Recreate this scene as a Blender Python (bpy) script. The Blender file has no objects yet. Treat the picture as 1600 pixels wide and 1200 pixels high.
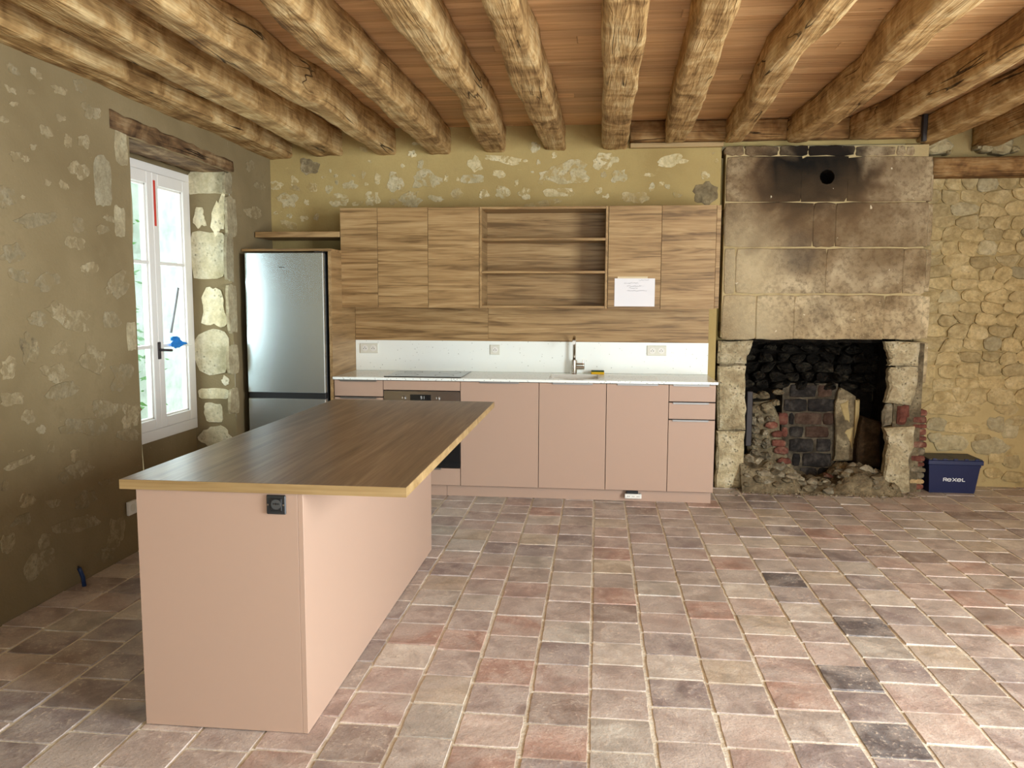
import bpy, bmesh, math, random
import numpy as np
from mathutils import Vector, Matrix, noise as mn

# ------------------------------------------------------------------ camera, world, daylight, exposure
SC = bpy.context.scene
COL = SC.collection
F, YAW, PIT, ROL, H = 1253.0, .106, .1039, .004, 1.519


def _basis():
    w = Vector((-math.sin(YAW)*math.cos(PIT), math.cos(YAW)*math.cos(PIT), -math.sin(PIT)))
    r = Vector((math.cos(YAW), math.sin(YAW), 0)); u = r.cross(w)
    c, s = math.cos(ROL), math.sin(ROL)
    return c*r+s*u, c*u-s*r, w


BR, BU, BW = _basis()
cam = bpy.data.cameras.new('camera')
cam.sensor_width = 36; cam.lens = 36*F/1600; cam.clip_start = .05; cam.clip_end = 200
co = bpy.data.objects.new('camera', cam); COL.objects.link(co); SC.camera = co
m4 = Matrix((BR, BU, -BW)).transposed().to_4x4(); m4.translation = (0, 0, H); co.matrix_world = m4


def at(px, py, ax, val):
    """measured pixel of the photograph -> point on a world plane"""
    d = BW+(px-800)/F*BR+(600-py)/F*BU; o = Vector((0, 0, H))
    return o+d*((val-o[ax])/d[ax])


def project(p):
    d = Vector(p)-Vector((0, 0, H)); z = d.dot(BW)
    if z < .05: return None
    return 800+F*d.dot(BR)/z, 600-F*d.dot(BU)/z, z


SC.view_settings.view_transform = 'Standard'; SC.view_settings.look = 'None'
SC.view_settings.exposure = 0.0; SC.view_settings.gamma = 1; SC.view_settings.use_curve_mapping = False
wd = bpy.data.worlds.new('sky'); SC.world = wd; wd.use_nodes = True
wd.node_tree.nodes['Background'].inputs[0].default_value = (.80, .94, 1, 1)
wd.node_tree.nodes['Background'].inputs[1].default_value = 2.4
try:
    SC.cycles.max_bounces = 8; SC.cycles.diffuse_bounces = 5; SC.cycles.adaptive_threshold = .04; SC.cycles.use_denoising = True
except Exception:
    pass


def area(name, loc, target, sx, sy, power, col=(1, .97, .93)):
    l = bpy.data.lights.new(name, 'AREA'); l.shape = 'RECTANGLE'; l.size = sx; l.size_y = sy
    l.energy = power; l.color = col
    o = bpy.data.objects.new(name, l); COL.objects.link(o); o.location = loc
    o.rotation_euler = (Vector(target)-Vector(loc)).to_track_quat('-Z', 'Z').to_euler()
    return o


# daylight entering through the glazed doorway of the right wall, the rear doorway and the left window
area('daylight_right_doorway', (4.2, .75, 1.25), (0, .75, 1.25), 3.2, 2.3, 600, (.92, 1, 1.04))
area('daylight_rear_doorway', (1.2, -1.53, 1.25), (1.2, 3, 1.25), 2.6, 2.3, 58, (.92, 1, 1.04))
area('daylight_left_window', (-3.35, 5.3, 1.5), (0, 5.3, 1.4), .95, 1.8, 40, (.86, .96, 1))

random.seed(7)
R = random.Random(11)
# ------------------------------------------------------------------ helpers
YB, YC, XL, YR, ZC = 6.62, 6.585, -2.75, 6.9, 2.92     # back wall, chimney face, left wall, rubble wall, ceiling


class MB:
    def __init__(s): s.v = []; s.f = []

    def add(s, vs, fs):
        b = len(s.v); s.v += [tuple(v) for v in vs]; s.f += [tuple(i+b for i in f) for f in fs]; return s

    def box(s, x0, x1, y0, y1, z0, z1, bev=0.0):
        if bev <= 0:
            v = [(x, y, z) for x in (x0, x1) for y in (y0, y1) for z in (z0, z1)]
            return s.add(v, [(0, 1, 3, 2), (4, 6, 7, 5), (0, 4, 5, 1), (2, 3, 7, 6), (0, 2, 6, 4), (1, 5, 7, 3)])
        bm = bmesh.new(); bmesh.ops.create_cube(bm, size=1)
        for v in bm.verts: v.co = ((x0+x1)/2+v.co.x*(x1-x0), (y0+y1)/2+v.co.y*(y1-y0), (z0+z1)/2+v.co.z*(z1-z0))
        bmesh.ops.bevel(bm, geom=bm.edges[:], offset=bev, segments=1, affect='EDGES')
        bm.verts.index_update()
        s.add([v.co[:] for v in bm.verts], [[v.index for v in f.verts] for f in bm.faces]); bm.free(); return s

    def tube(s, pts, r, n=12, cap=True):
        pts = [Vector(p) for p in pts]; rs = r if isinstance(r, (list, tuple)) else [r]*len(pts)
        rings = []; up = None
        for i, p in enumerate(pts):
            t = (pts[min(i+1, len(pts)-1)]-pts[max(i-1, 0)]).normalized()
            if up is None:
                up = Vector((0, 0, 1)) if abs(t.z) < .9 else Vector((1, 0, 0))
            a = t.cross(up).normalized(); up = a.cross(t).normalized()
            rings.append([p+(a*math.cos(2*math.pi*k/n)+up*math.sin(2*math.pi*k/n))*rs[i] for k in range(n)])
        v = [q for g in rings for q in g]; f = []
        for i in range(len(pts)-1):
            for k in range(n):
                f.append((i*n+k, i*n+(k+1) % n, (i+1)*n+(k+1) % n, (i+1)*n+k))
        if cap: f += [tuple(range(n))[::-1], tuple((len(pts)-1)*n+k for k in range(n))]
        return s.add(v, f)

    def mesh(s, name, smooth=False):
        me = bpy.data.meshes.new(name); me.from_pydata(s.v, [], s.f)
        bm = bmesh.new(); bm.from_mesh(me); bmesh.ops.recalc_face_normals(bm, faces=bm.faces[:]); bm.to_mesh(me); bm.free()
        if smooth: me.polygons.foreach_set('use_smooth', [True]*len(me.polygons))
        me.update(); return me

    def build(s, name, mat, parent=None, smooth=False):
        return link(name, s.mesh(name, smooth), mat, parent)


def link(name, me, mat, parent=None):
    o = bpy.data.objects.new(name, me); COL.objects.link(o)
    if mat is not None and not (me and len(me.materials)): me.materials.append(mat)
    if parent is not None:
        o.parent = parent
        o.matrix_parent_inverse = parent_world(parent).inverted()
    return o


def parent_world(p):
    m = p.matrix_basis.copy()
    if p.parent is not None: m = parent_world(p.parent) @ p.matrix_parent_inverse @ m
    return m


def thing(name, label, cat, loc=(0, 0, 0), group=None):
    o = bpy.data.objects.new(name, None); COL.objects.link(o); o.location = loc; o.empty_display_size = .1
    return tag(o, label, cat, group)


def tag(o, label, cat, group=None):
    o['label'] = label; o['category'] = cat
    if group: o['group'] = group
    return o


def structure(o, label=None):
    o['kind'] = 'structure'
    if label: o['label'] = label
    return o


def box(name, mat, parent, x0, x1, y0, y1, z0, z1, bev=.0015):
    return MB().box(x0, x1, y0, y1, z0, z1, bev).build(name, mat, parent)


# ------------------------------------------------------------------ materials
class NT:
    def __init__(s, name, rough=.6, metal=0.0, spec=.5):
        s.m = bpy.data.materials.new(name); s.m.use_nodes = True
        s.t = s.m.node_tree; s.b = s.t.nodes['Principled BSDF']
        s.b.inputs['Roughness'].default_value = rough; s.b.inputs['Metallic'].default_value = metal
        s.b.inputs['Specular IOR Level'].default_value = spec

    def n(s, ty, **kw):
        x = s.t.nodes.new(ty)
        for k, v in kw.items(): setattr(x, k, v)
        return x

    def l(s, a, b): s.t.links.new(a, b)

    def set(s, sock, v):
        if hasattr(v, 'is_output'): s.l(v, sock)
        else: sock.default_value = v

    def pos(s, scale=(1, 1, 1), rnd=False, rot=(0, 0, 0)):
        g = s.n('ShaderNodeNewGeometry').outputs['Position']
        if rnd:
            oi = s.n('ShaderNodeObjectInfo').outputs['Random']
            mu = s.math('MULTIPLY', oi, 91.0)
            ad = s.n('ShaderNodeVectorMath', operation='ADD'); s.l(g, ad.inputs[0]); s.l(mu, ad.inputs[1]); g = ad.outputs[0]
        mp = s.n('ShaderNodeMapping'); mp.inputs['Scale'].default_value = scale; mp.inputs['Rotation'].default_value = rot
        s.l(g, mp.inputs['Vector']); return mp.outputs[0]

    def noise(s, vec, scale=1, detail=4, rough=.55, dist=0.0):
        x = s.n('ShaderNodeTexNoise'); s.l(vec, x.inputs['Vector']); x.inputs['Scale'].default_value = scale
        x.inputs['Detail'].default_value = min(detail, 3); x.inputs['Roughness'].default_value = rough; x.inputs['Distortion'].default_value = dist
        return x.outputs['Fac']

    def voro(s, vec, scale=1, feature='F1', out='Distance'):
        x = s.n('ShaderNodeTexVoronoi', feature=feature); s.l(vec, x.inputs['Vector']); x.inputs['Scale'].default_value = scale
        return x.outputs[out]

    def ramp(s, fac, stops):
        r = s.n('ShaderNodeValToRGB'); e = r.color_ramp.elements
        while len(e) < len(stops): e.new(.5)
        for k, (p, c) in enumerate(stops):
            e[k].position = p; e[k].color = (*c, 1) if len(c) == 3 else c
        s.l(fac, r.inputs[0]); return r.outputs[0]

    def mix(s, fac, a, b, mode='MIX'):
        x = s.n('ShaderNodeMix', data_type='RGBA', blend_type=mode)
        s.set(x.inputs[0], fac)
        for i, v in ((6, a), (7, b)): s.set(x.inputs[i], (*v, 1) if isinstance(v, tuple) and len(v) == 3 else v)
        return x.outputs[2]

    def math(s, op, a, b=0.0, clamp=False):
        x = s.n('ShaderNodeMath', operation=op, use_clamp=clamp); s.set(x.inputs[0], a); s.set(x.inputs[1], b); return x.outputs[0]

    def mr(s, v, a, b, c=0.0, d=1.0):
        x = s.n('ShaderNodeMapRange'); s.l(v, x.inputs[0])
        for i, q in enumerate((a, b, c, d)): x.inputs[i+1].default_value = q
        return x.outputs[0]

    def col(s, v): s.set(s.b.inputs['Base Color'], (*v, 1) if isinstance(v, tuple) else v); return s

    def bump(s, h, strength=.5, dist=.01):
        b = s.n('ShaderNodeBump'); b.inputs['Strength'].default_value = strength; b.inputs['Distance'].default_value = dist
        s.l(h, b.inputs['Height']); s.l(b.outputs[0], s.b.inputs['Normal']); return s


def srgb(r, g, b):
    f = lambda c: (c/255/12.92) if c <= 10 else ((c/255+.055)/1.055)**2.4
    return (f(r), f(g), f(b))


def plain(name, c, rough=.5, metal=0.0, spec=.5): return NT(name, rough, metal, spec).col(c).m


def m_plaster(name, c1, c2, c3):
    t = NT(name, .95, 0, .1); p = t.pos()
    a = t.noise(p, 1.1, 5, .6, .4); b = t.noise(p, 9, 5, .65)
    c = t.ramp(a, [(.32, c1), (.68, c2)])
    c = t.mix(t.mr(b, .56, .75), c, c3)
    fl = t.noise(t.pos((1, 1, 1.4)), 24, 3, .6, .8)
    c = t.mix(t.mr(fl, .70, .76, 0, .55), c, tuple(min(1, k*1.55) for k in c2))
    sc = t.noise(p, 70, 3, .6)
    t.col(t.mix(t.mr(sc, .3, .7, 0, .18), c, c1)).bump(t.mix(.5, b, sc), .35, .012)
    return t.m


def m_stone(name, c1, c2, c3, pits=.5, bump=.7, scale=1.0, rnd=True, bd=.012, smear=None):
    t = NT(name, .95, 0, .1); p = t.pos(rnd=rnd)
    a = t.noise(p, 9*scale, 6, .65, .3); b = t.noise(p, 42*scale, 5, .7)
    v = t.voro(p, 38*scale)
    c = t.ramp(a, [(.3, c1), (.52, c2), (.75, c3)])
    c = t.mix(t.mr(b, .35, .62, .35, 0), c, tuple(k*.45 for k in c1))
    pit = t.math('MULTIPLY', t.mr(v, .0, .32, 1, 0), t.mr(a, .42, .6))
    c = t.mix(t.math('MULTIPLY', pit, pits), c, tuple(k*.3 for k in c1))
    oi = t.n('ShaderNodeObjectInfo').outputs['Random']
    c = t.mix(1, c, t.ramp(oi, [(0, (.80, .80, .80)), (1, (1.12, 1.1, 1.06))]), 'MULTIPLY')
    if smear:  # lime plaster left smeared over the stone
        sm = t.noise(t.pos(rnd=rnd), 15, 4, .65, .6); c = t.mix(t.mr(sm, .50, .58, 0, .9), c, smear)
    t.col(c).bump(t.math('SUBTRACT', t.mix(.45, a, b), t.math('MULTIPLY', pit, .5)), bump, bd)
    return t.m


def m_beam(name, dark, mid, light, ax=1):
    t = NT(name, .85, 0, .2)
    st = [9, 9, 9]; st[ax] = .9
    s2 = [40, 40, 40]; s2[ax] = 2.2
    a = t.noise(t.pos(rnd=True), 4.5, 6, .68, .7)
    g = t.noise(t.pos(tuple(st), True), 1.6, 5, .65, 1.2)
    f = t.noise(t.pos(tuple(s2), True), 1.5, 4, .6, .4)
    c = t.ramp(t.mix(.38, a, g), [(.38, dark), (.5, mid), (.62, light)])
    c = t.mix(t.mr(f, .35, .6, .42, 0), c, dark)
    cr = [4.2, 4.2, 4.2]; cr[ax] = .13
    crk = t.math('ABSOLUTE', t.math('SUBTRACT', t.noise(t.pos(tuple(cr), True), 1.0, 3, .55, .25), .5))
    cm = t.math('MULTIPLY', t.mr(crk, .0006, .0034, 1, 0), t.mr(t.noise(t.pos(rnd=True), 1.7, 2), .50, .58))
    c = t.mix(t.math('MULTIPLY', cm, .85), c, tuple(k*.16 for k in dark))
    wh = t.voro(t.pos(rnd=True), 55); wm = t.math('MULTIPLY', t.mr(wh, .05, .12, 1, 0), t.mr(g, .55, .68))
    c = t.mix(t.math('MULTIPLY', wm, .8), c, tuple(k*.2 for k in dark))
    h = t.math('SUBTRACT', t.mix(.4, g, f), t.math('MULTIPLY', cm, 1.2))
    t.col(c).bump(h, .95, .025)
    return t.m


def m_wood(name, dark, mid, light, ax=0, rough=.45, rnd=True, scale=1.0, contrast=1.0, spec=.35):
    t = NT(name, rough, 0, spec)
    s1 = [16*scale]*3; s1[ax] = .9*scale
    s2 = [130*scale]*3; s2[ax] = 3*scale
    a = t.noise(t.pos(tuple(s1), rnd), 1, 5, .6, 1.0); f = t.noise(t.pos(tuple(s2), rnd), 1, 3, .6)
    l = .5-.17/contrast; h = .5+.17/contrast
    c = t.ramp(t.mix(.3, a, f), [(l, dark), (.5, mid), (h, light)])
    k = t.noise(t.pos(tuple(x*.6 for x in s1), rnd), 1.3, 4, .6, 2.0)
    c = t.mix(t.mr(k, .62, .74, 0, .55), c, dark)
    t.col(c).bump(f, .12, .002)
    return t.m


MT = {}
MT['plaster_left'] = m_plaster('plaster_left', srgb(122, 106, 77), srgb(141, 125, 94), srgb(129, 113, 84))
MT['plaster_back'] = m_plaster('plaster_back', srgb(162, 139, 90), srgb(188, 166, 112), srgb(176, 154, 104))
MT['plaster_plain'] = plain('plaster_plain', srgb(196, 182, 152), .95, 0, .1)
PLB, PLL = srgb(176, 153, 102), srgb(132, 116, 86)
MT['patch'] = m_stone('patch_stone', srgb(192, 176, 134), srgb(214, 200, 160), srgb(228, 218, 186), .4, .9, smear=PLB)
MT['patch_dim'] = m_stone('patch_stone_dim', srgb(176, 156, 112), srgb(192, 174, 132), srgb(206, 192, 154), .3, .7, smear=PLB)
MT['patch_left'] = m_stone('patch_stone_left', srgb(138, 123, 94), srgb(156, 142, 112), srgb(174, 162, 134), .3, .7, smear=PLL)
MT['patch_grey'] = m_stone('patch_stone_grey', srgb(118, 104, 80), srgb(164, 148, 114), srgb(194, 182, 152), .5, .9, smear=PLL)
MT['patch_block'] = m_stone('face_quoin', srgb(146, 132, 104), srgb(172, 160, 130), srgb(190, 180, 152), .3, .6)
MT['quoin'] = m_stone('quoin_stone', srgb(206, 192, 154), srgb(228, 216, 182), srgb(240, 232, 206), .8, 1.0, .8)
MT['rubble'] = m_stone('rubble_stone', srgb(166, 145, 102), srgb(196, 175, 130), srgb(212, 194, 152), .15, .7, .8)
MT['rubble_pale'] = m_stone('rubble_stone_pale', srgb(164, 148, 112), srgb(186, 172, 136), srgb(200, 188, 156), .15, .6, .8)
MT['mortar'] = m_plaster('mortar', srgb(166, 145, 100), srgb(194, 173, 126), srgb(154, 132, 90))
MT['beam'] = m_beam('hewn_oak', srgb(128, 96, 58), srgb(188, 152, 100), srgb(218, 190, 140))
MT['beam_x'] = m_beam('hewn_oak_cross', srgb(104, 74, 44), srgb(156, 118, 74), srgb(186, 150, 102), 0)
MT['lintel'] = m_beam('dark_old_oak', srgb(74, 54, 36), srgb(122, 94, 64), srgb(158, 132, 98))
MT['oak'] = m_wood('oak_laminate', srgb(112, 85, 52), srgb(160, 127, 84), srgb(182, 151, 106), scale=1.5, contrast=1.25)
MT['oak_side'] = m_wood('oak_laminate_side', srgb(116, 90, 56), srgb(158, 126, 84), srgb(182, 151, 106), 1)
MT['oak_y'] = m_wood('oak_laminate_lengthwise', srgb(96, 78, 60), srgb(128, 106, 84), srgb(156, 135, 111), 1, .32, False, 1, 1, .45)
MT['oak_edge'] = m_wood('oak_edge', srgb(136, 108, 68), srgb(164, 136, 92), srgb(182, 154, 110), 0, .5)
MT['pink'] = plain('pink_lacquer', srgb(179, 150, 131), .42, 0, .35)
MT['dark_gap'] = plain('dark_recess', srgb(40, 30, 26), .8)
MT['steel'] = plain('satin_steel', (.46, .44, .42), .24, 1.0)
MT['handle'] = plain('grey_edge_handle', (.30, .29, .28), .4, .9)
MT['chrome'] = plain('brushed_nickel', (.55, .50, .44), .22, 1.0)
MT['black'] = plain('black_plastic', (.012, .012, .013), .45)
MT['anthracite'] = plain('anthracite_plastic', (.02, .022, .024), .35)
MT['black_glass'] = plain('black_glass', (.012, .013, .014), .06, 0, .6)
MT['white_plastic'] = plain('white_plastic', srgb(232, 230, 222), .4)
MT['ivory'] = plain('ivory_socket', srgb(222, 220, 206), .4)
MT['white_paint'] = plain('white_paint', srgb(226, 222, 216), .5)
MT['paper'] = plain('paper', srgb(232, 230, 232), .8)
MT['ink'] = plain('ink', srgb(130, 132, 140), .8)
MT['tape'] = plain('masking_tape', srgb(214, 196, 160), .7)
MT['red'] = plain('red_tape', srgb(206, 62, 46), .6)
MT['blue_cloth'] = plain('blue_cloth', srgb(30, 128, 208), .7)
MT['blue'] = plain('blue_plastic', srgb(3, 15, 66), .5)
MT['blue_dark'] = plain('blue_conduit', srgb(26, 50, 92), .4)
MT['lid'] = plain('dark_lid', srgb(62, 60, 58), .5)
MT['label_white'] = plain('print_white', srgb(235, 238, 240), .6)
MT['yellow'] = plain('yellow_sponge', srgb(222, 176, 30), .9)
MT['green'] = plain('green_scourer', srgb(44, 74, 48), .95)
MT['iron'] = plain('iron', srgb(62, 56, 56), .6, .4)
MT['grey_rod'] = plain('grey_rod', srgb(128, 130, 132), .5)

t = NT('composite_white', .22, 0, .5); p = t.pos()
sp = t.voro(p, 60); cl = t.n('ShaderNodeTexVoronoi'); t.l(p, cl.inputs['Vector']); cl.inputs['Scale'].default_value = 60
sel = t.math('GREATER_THAN', cl.outputs['Color'], .58)
t.col(t.mix(t.math('MULTIPLY', t.mr(sp, .24, .34, .55, 0), sel), srgb(244, 248, 242), srgb(150, 152, 142))); MT['composite'] = t.m

t = NT('fridge_steel', .24, .9)
s = t.noise(t.pos((300, 300, 1.5)), 1, 2)
t.col(t.mix(s, (.64, .72, .75), (.72, .80, .83))); MT['fridge'] = t.m

# thin window pane: clear with a weak mirror reflection
t = NT('window_pane'); tr = t.n('ShaderNodeBsdfTransparent'); tr.inputs[0].default_value = (.96, 1, .99, 1)
gl = t.n('ShaderNodeBsdfGlossy'); gl.inputs['Roughness'].default_value = .02
mx = t.n('ShaderNodeMixShader'); mx.inputs[0].default_value = .06
t.l(tr.outputs[0], mx.inputs[1]); t.l(gl.outputs[0], mx.inputs[2])
t.l(mx.outputs[0], t.t.nodes['Material Output'].inputs[0]); MT['pane'] = t.m

# terracotta palette
TILE_COL = [(184, 160, 150), (174, 156, 148), (198, 176, 164), (178, 163, 153), (184, 174, 163), (193, 176, 156), (156, 141, 137), (182, 149, 135),
            (184, 167, 158), (112, 104, 103), (204, 191, 178), (154, 135, 125)]
TILE_M = []
for k, c in enumerate(TILE_COL):
    t = NT('terracotta_%d' % k, .55, 0, .35); p = t.pos(rnd=True)
    a = t.noise(p, 7, 5, .65, .5); b = t.noise(p, 55, 4, .7); w = t.noise(p, 3, 4, .6, 1.0)
    base = srgb(*c); dk = tuple(x*.74 for x in base); lt = srgb(min(255, c[0]+26), min(255, c[1]+30), min(255, c[2]+30))
    cc = t.ramp(a, [(.34, dk), (.5, base), (.68, lt)])
    cc = t.mix(t.mr(w, .42, .66, 0, .65), cc, srgb(204, 193, 184))
    dust = t.math('MULTIPLY', t.mr(b, .56, .66), t.mr(a, .42, .56))
    cc = t.mix(t.math('MULTIPLY', dust, .75), cc, srgb(222, 206, 190))
    edge = t.noise(p, 120, 2, .6); cc = t.mix(t.mr(edge, .30, .46, .38, 0), cc, tuple(x*.5 for x in base))
    t.col(cc).bump(t.mix(.6, a, b), .5, .008)
    t.set(t.b.inputs['Roughness'], t.mr(a, .3, .7, .42, .68))
    TILE_M.append(t.m)
t = NT('grout', .95, 0, .1); p = t.pos()
t.col(t.ramp(t.noise(p, 14, 4), [(.3, srgb(206, 194, 174)), (.5, srgb(232, 224, 208)), (.8, srgb(216, 206, 188))])).bump(t.noise(p, 60), .5, .01); MT['grout'] = t.m

# ceiling planks (grain along x, a tint of its own per plank)
t = NT('ceiling_plank', .5, 0, .35)
a = t.noise(t.pos((1.0, 22, 22), True), 1, 5, .6, 1.2); f = t.noise(t.pos((3, 130, 130), True), 1, 3, .6)
c = t.ramp(t.mix(.35, a, f), [(.32, srgb(182, 138, 92)), (.5, srgb(222, 182, 134)), (.68, srgb(238, 206, 160))])
kn = t.noise(t.pos((5, 26, 26), True), 1, 3, .6, 1.5)
c = t.mix(t.mr(kn, .68, .78, 0, .8), c, srgb(92, 60, 38))
oi = t.n('ShaderNodeObjectInfo').outputs['Random']
c = t.mix(1, c, t.ramp(oi, [(0, (.74, .69, .66)), (.5, (.96, .94, .92)), (1, (1.1, 1.09, 1.05))]), 'MULTIPLY')
t.col(c).bump(f, .1, .002); MT['plank'] = t.m

# ashlar of the chimney breast: buff stone with a soot stain spreading from the flue hole
t = NT('ashlar', .9, 0, .15); p = t.pos()
a = t.noise(p, 2.2, 6, .62, .4); b = t.noise(p, 26, 5, .7); oi = t.n('ShaderNodeObjectInfo').outputs['Random']
c = t.ramp(a, [(.34, srgb(122, 104, 78)), (.5, srgb(168, 148, 115)), (.68, srgb(212, 195, 160))])
c = t.mix(t.mr(b, .36, .55, .55, 0), c, srgb(92, 76, 56))
b2 = t.noise(p, 90, 3, .6); c = t.mix(t.mr(b2, .55, .72, 0, .3), c, srgb(214, 198, 162))
c = t.mix(1, c, t.ramp(oi, [(0, (.88, .86, .85)), (1, (1.08, 1.06, 1.02))]), 'MULTIPLY')
def stain(cx, cz, sx, sz, r0, r1, amt, colr, c):
    mp = t.n('ShaderNodeMapping', vector_type='POINT'); mp.inputs['Location'].default_value = (-cx*sx, 0, -cz*sz); mp.inputs['Scale'].default_value = (sx, 0, sz)
    t.l(t.n('ShaderNodeNewGeometry').outputs['Position'], mp.inputs['Vector'])
    ln = t.n('ShaderNodeVectorMath', operation='LENGTH'); t.l(mp.outputs[0], ln.inputs[0])
    d = t.math('ADD', ln.outputs['Value'], t.math('MULTIPLY', t.math('SUBTRACT', a, .5), .55))
    return t.mix(t.mr(d, r0, r1, amt, 0), c, colr)
c = stain(1.22, 1.80, 1.0, .55, .05, .36, .6, srgb(212, 194, 156), c)
c = stain(1.35, 1.35, 1.0, 1.0, .02, .28, .35, srgb(206, 190, 156), c)
c = stain(1.78, 2.45, .50, .95, .20, .56, .85, srgb(92, 66, 44), c)
c = stain(1.75, 2.52, .74, 1.0, .24, .40, .98, srgb(20, 19, 17), c)
c = stain(2.1, 2.05, .5, .7, .15, .5, .6, srgb(112, 90, 64), c)
c = stain(1.55, 1.86, 1, 1, .05, .22, .5, srgb(84, 76, 68), c)
c = stain(1.75, 1.45, 1, 1, .02, .26, .35, srgb(84, 76, 68), c)
c = stain(1.75, 2.70, .7, 4, .1, .45, .85, srgb(40, 32, 26), c)
fl = t.noise(t.pos((1, 1, 1)), 17, 2, .5, .5)
c = t.mix(t.mr(fl, .735, .76, 0, .8), c, srgb(222, 210, 182))
t.col(c).bump(t.mix(.5, b2, b), .7, .012); MT['ashlar'] = t.m
MT['ashlar_rough'] = m_stone('ashlar_rough', srgb(158, 140, 108), srgb(202, 186, 150), srgb(226, 214, 184), .6, 1.0, 1.0, True, .03)
MT['joint'] = m_plaster('lime_joint', srgb(172, 152, 110), srgb(192, 174, 132), srgb(160, 140, 100))
MT['soot'] = m_stone('soot_stone', srgb(16, 14, 12), srgb(34, 30, 25), srgb(74, 68, 56), .5, 1.0, 1.0, True, .03)
MT['soot_brown'] = m_stone('soot_brown', srgb(30, 22, 14), srgb(52, 38, 24), srgb(72, 56, 38), .2, .6)
MT['soot_lining'] = m_stone('soot_lining', srgb(14, 12, 10), srgb(28, 24, 20), srgb(52, 46, 38), .4, .9, 1, False, .02)
MT['brick_black'] = m_stone('brick_black', srgb(30, 28, 28), srgb(50, 46, 44), srgb(84, 78, 72), .2, .5)
MT['brick_brown'] = m_stone('brick_brown', srgb(64, 46, 38), srgb(92, 72, 60), srgb(116, 98, 84), .2, .5)
MT['brick_red'] = m_stone('brick_red', srgb(92, 54, 46), srgb(124, 78, 66), srgb(168, 138, 116), .3, .8)
MT['brick_tan'] = m_stone('brick_tan', srgb(150, 122, 86), srgb(186, 162, 120), srgb(206, 190, 152), .3, .7)
MT['old_mortar'] = m_stone('old_mortar', srgb(86, 76, 60), srgb(128, 114, 90), srgb(170, 156, 126), .3, 1.0, 1, False, .02)
MT['soot_mortar'] = m_stone('soot_mortar', srgb(52, 46, 38), srgb(84, 76, 64), srgb(118, 108, 92), .3, .8, 1, False, .01)
MT['debris'] = m_stone('debris_stone', srgb(96, 86, 70), srgb(146, 134, 112), srgb(190, 180, 156), .4, 1.0)
MT['ext_wall'] = m_stone('exterior_limewash', srgb(206, 212, 202), srgb(232, 236, 226), srgb(244, 246, 238), .2, .4, .12, False)
MT['leaf'] = plain('leaf', srgb(112, 160, 84), .6)
MT['gravel'] = plain('gravel', srgb(196, 190, 176), .9)

# ------------------------------------------------------------------ irregular pieces
def back(y): return lambda u, v, w: (u, y-w, v)
def leftw(x): return lambda u, v, w: (x+w, u, v)
def on_left(u, v, w): return (XL+w+AMP*mn.fractal(Vector((XL, u, v))*1.4, .9, 2.0, 3), u, v)
def on_back(u, v, w): return (u, YB+.003-w-.004*mn.fractal(Vector((u, YB+.003, v))*1.4, .9, 2.0, 3), v)


def piece(poly, mp, d, inset=.25, dome=.25, sink=.012, jit=.0):
    """one solid stone: outline -> sunk base ring, shoulder ring, crown"""
    n = len(poly); cx = sum(p[0] for p in poly)/n; cy = sum(p[1] for p in poly)/n
    mb = MB(); v = [mp(u, w, -sink) for u, w in poly]
    v += [mp(u, w, d*.55) for u, w in poly]
    k = inset
    v += [mp(cx+(u-cx)*(1-k), cy+(w-cy)*(1-k), d*(1+R.uniform(-jit, jit))) for u, w in poly]
    v.append(mp(cx, cy, d*(1+dome)))
    f = [tuple(range(n))[::-1]]
    for i in range(n):
        j = (i+1) % n
        f += [(i, j, n+j, n+i), (n+i, n+j, 2*n+j, 2*n+i), (2*n+i, 2*n+j, 3*n)]
    return mb.add(v, f)


def blob_poly(cx, cy, w, h, n=14, rough=.22, rect=.0, tilt=0.0):
    s = R.uniform(0, 99); out = []
    for i in range(n):
        a = 2*math.pi*i/n
        c, q = math.cos(a), math.sin(a)
        r = 1+rough*(mn.noise(Vector((c*1.3+s, q*1.3, s)))*1.3+R.uniform(-.5, .5)*.6)
        e = 1.0/max(abs(c), abs(q))
        r *= (1-rect)+rect*min(e, 1.3)
        x, y = c*w/2*r, q*h/2*r
        out.append((cx+x*math.cos(tilt)-y*math.sin(tilt), cy+x*math.sin(tilt)+y*math.cos(tilt)))
    return out


def rect_poly(x0, x1, y0, y1, k=3, j=.004, ch=.006):
    pts = []
    cs = [(x0, y0), (x1, y0), (x1, y1), (x0, y1)]
    for a in range(4):
        p, q = cs[a], cs[(a+1) % 4]
        for i in range(k):
            f = i/k
            pts.append([p[0]+(q[0]-p[0])*f+R.uniform(-j, j), p[1]+(q[1]-p[1])*f+R.uniform(-j, j)])
            if i == 0:
                cx, cy = (x0+x1)/2, (y0+y1)/2
                pts[-1][0] += ch*(1 if cx > pts[-1][0] else -1); pts[-1][1] += ch*(1 if cy > pts[-1][1] else -1)
    return [tuple(p) for p in pts]


def block(poly, mp, d, back_d, cham=.008):
    """flat-faced block with a chamfered arris"""
    n = len(poly); cx = sum(p[0] for p in poly)/n; cy = sum(p[1] for p in poly)/n
    v = [mp(u, w, -back_d) for u, w in poly]+[mp(u, w, d-cham) for u, w in poly]
    for u, w in poly:
        L = math.hypot(u-cx, w-cy); s = max(0, 1-cham*1.3/max(L, 1e-4)); v.append(mp(cx+(u-cx)*s, cy+(w-cy)*s, d))
    f = [tuple(range(n))[::-1], tuple(2*n+i for i in range(n))]
    for i in range(n):
        j = (i+1) % n; f += [(i, j, n+j, n+i), (n+i, n+j, 2*n+j, 2*n+i)]
    return MB().add(v, f)


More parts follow.
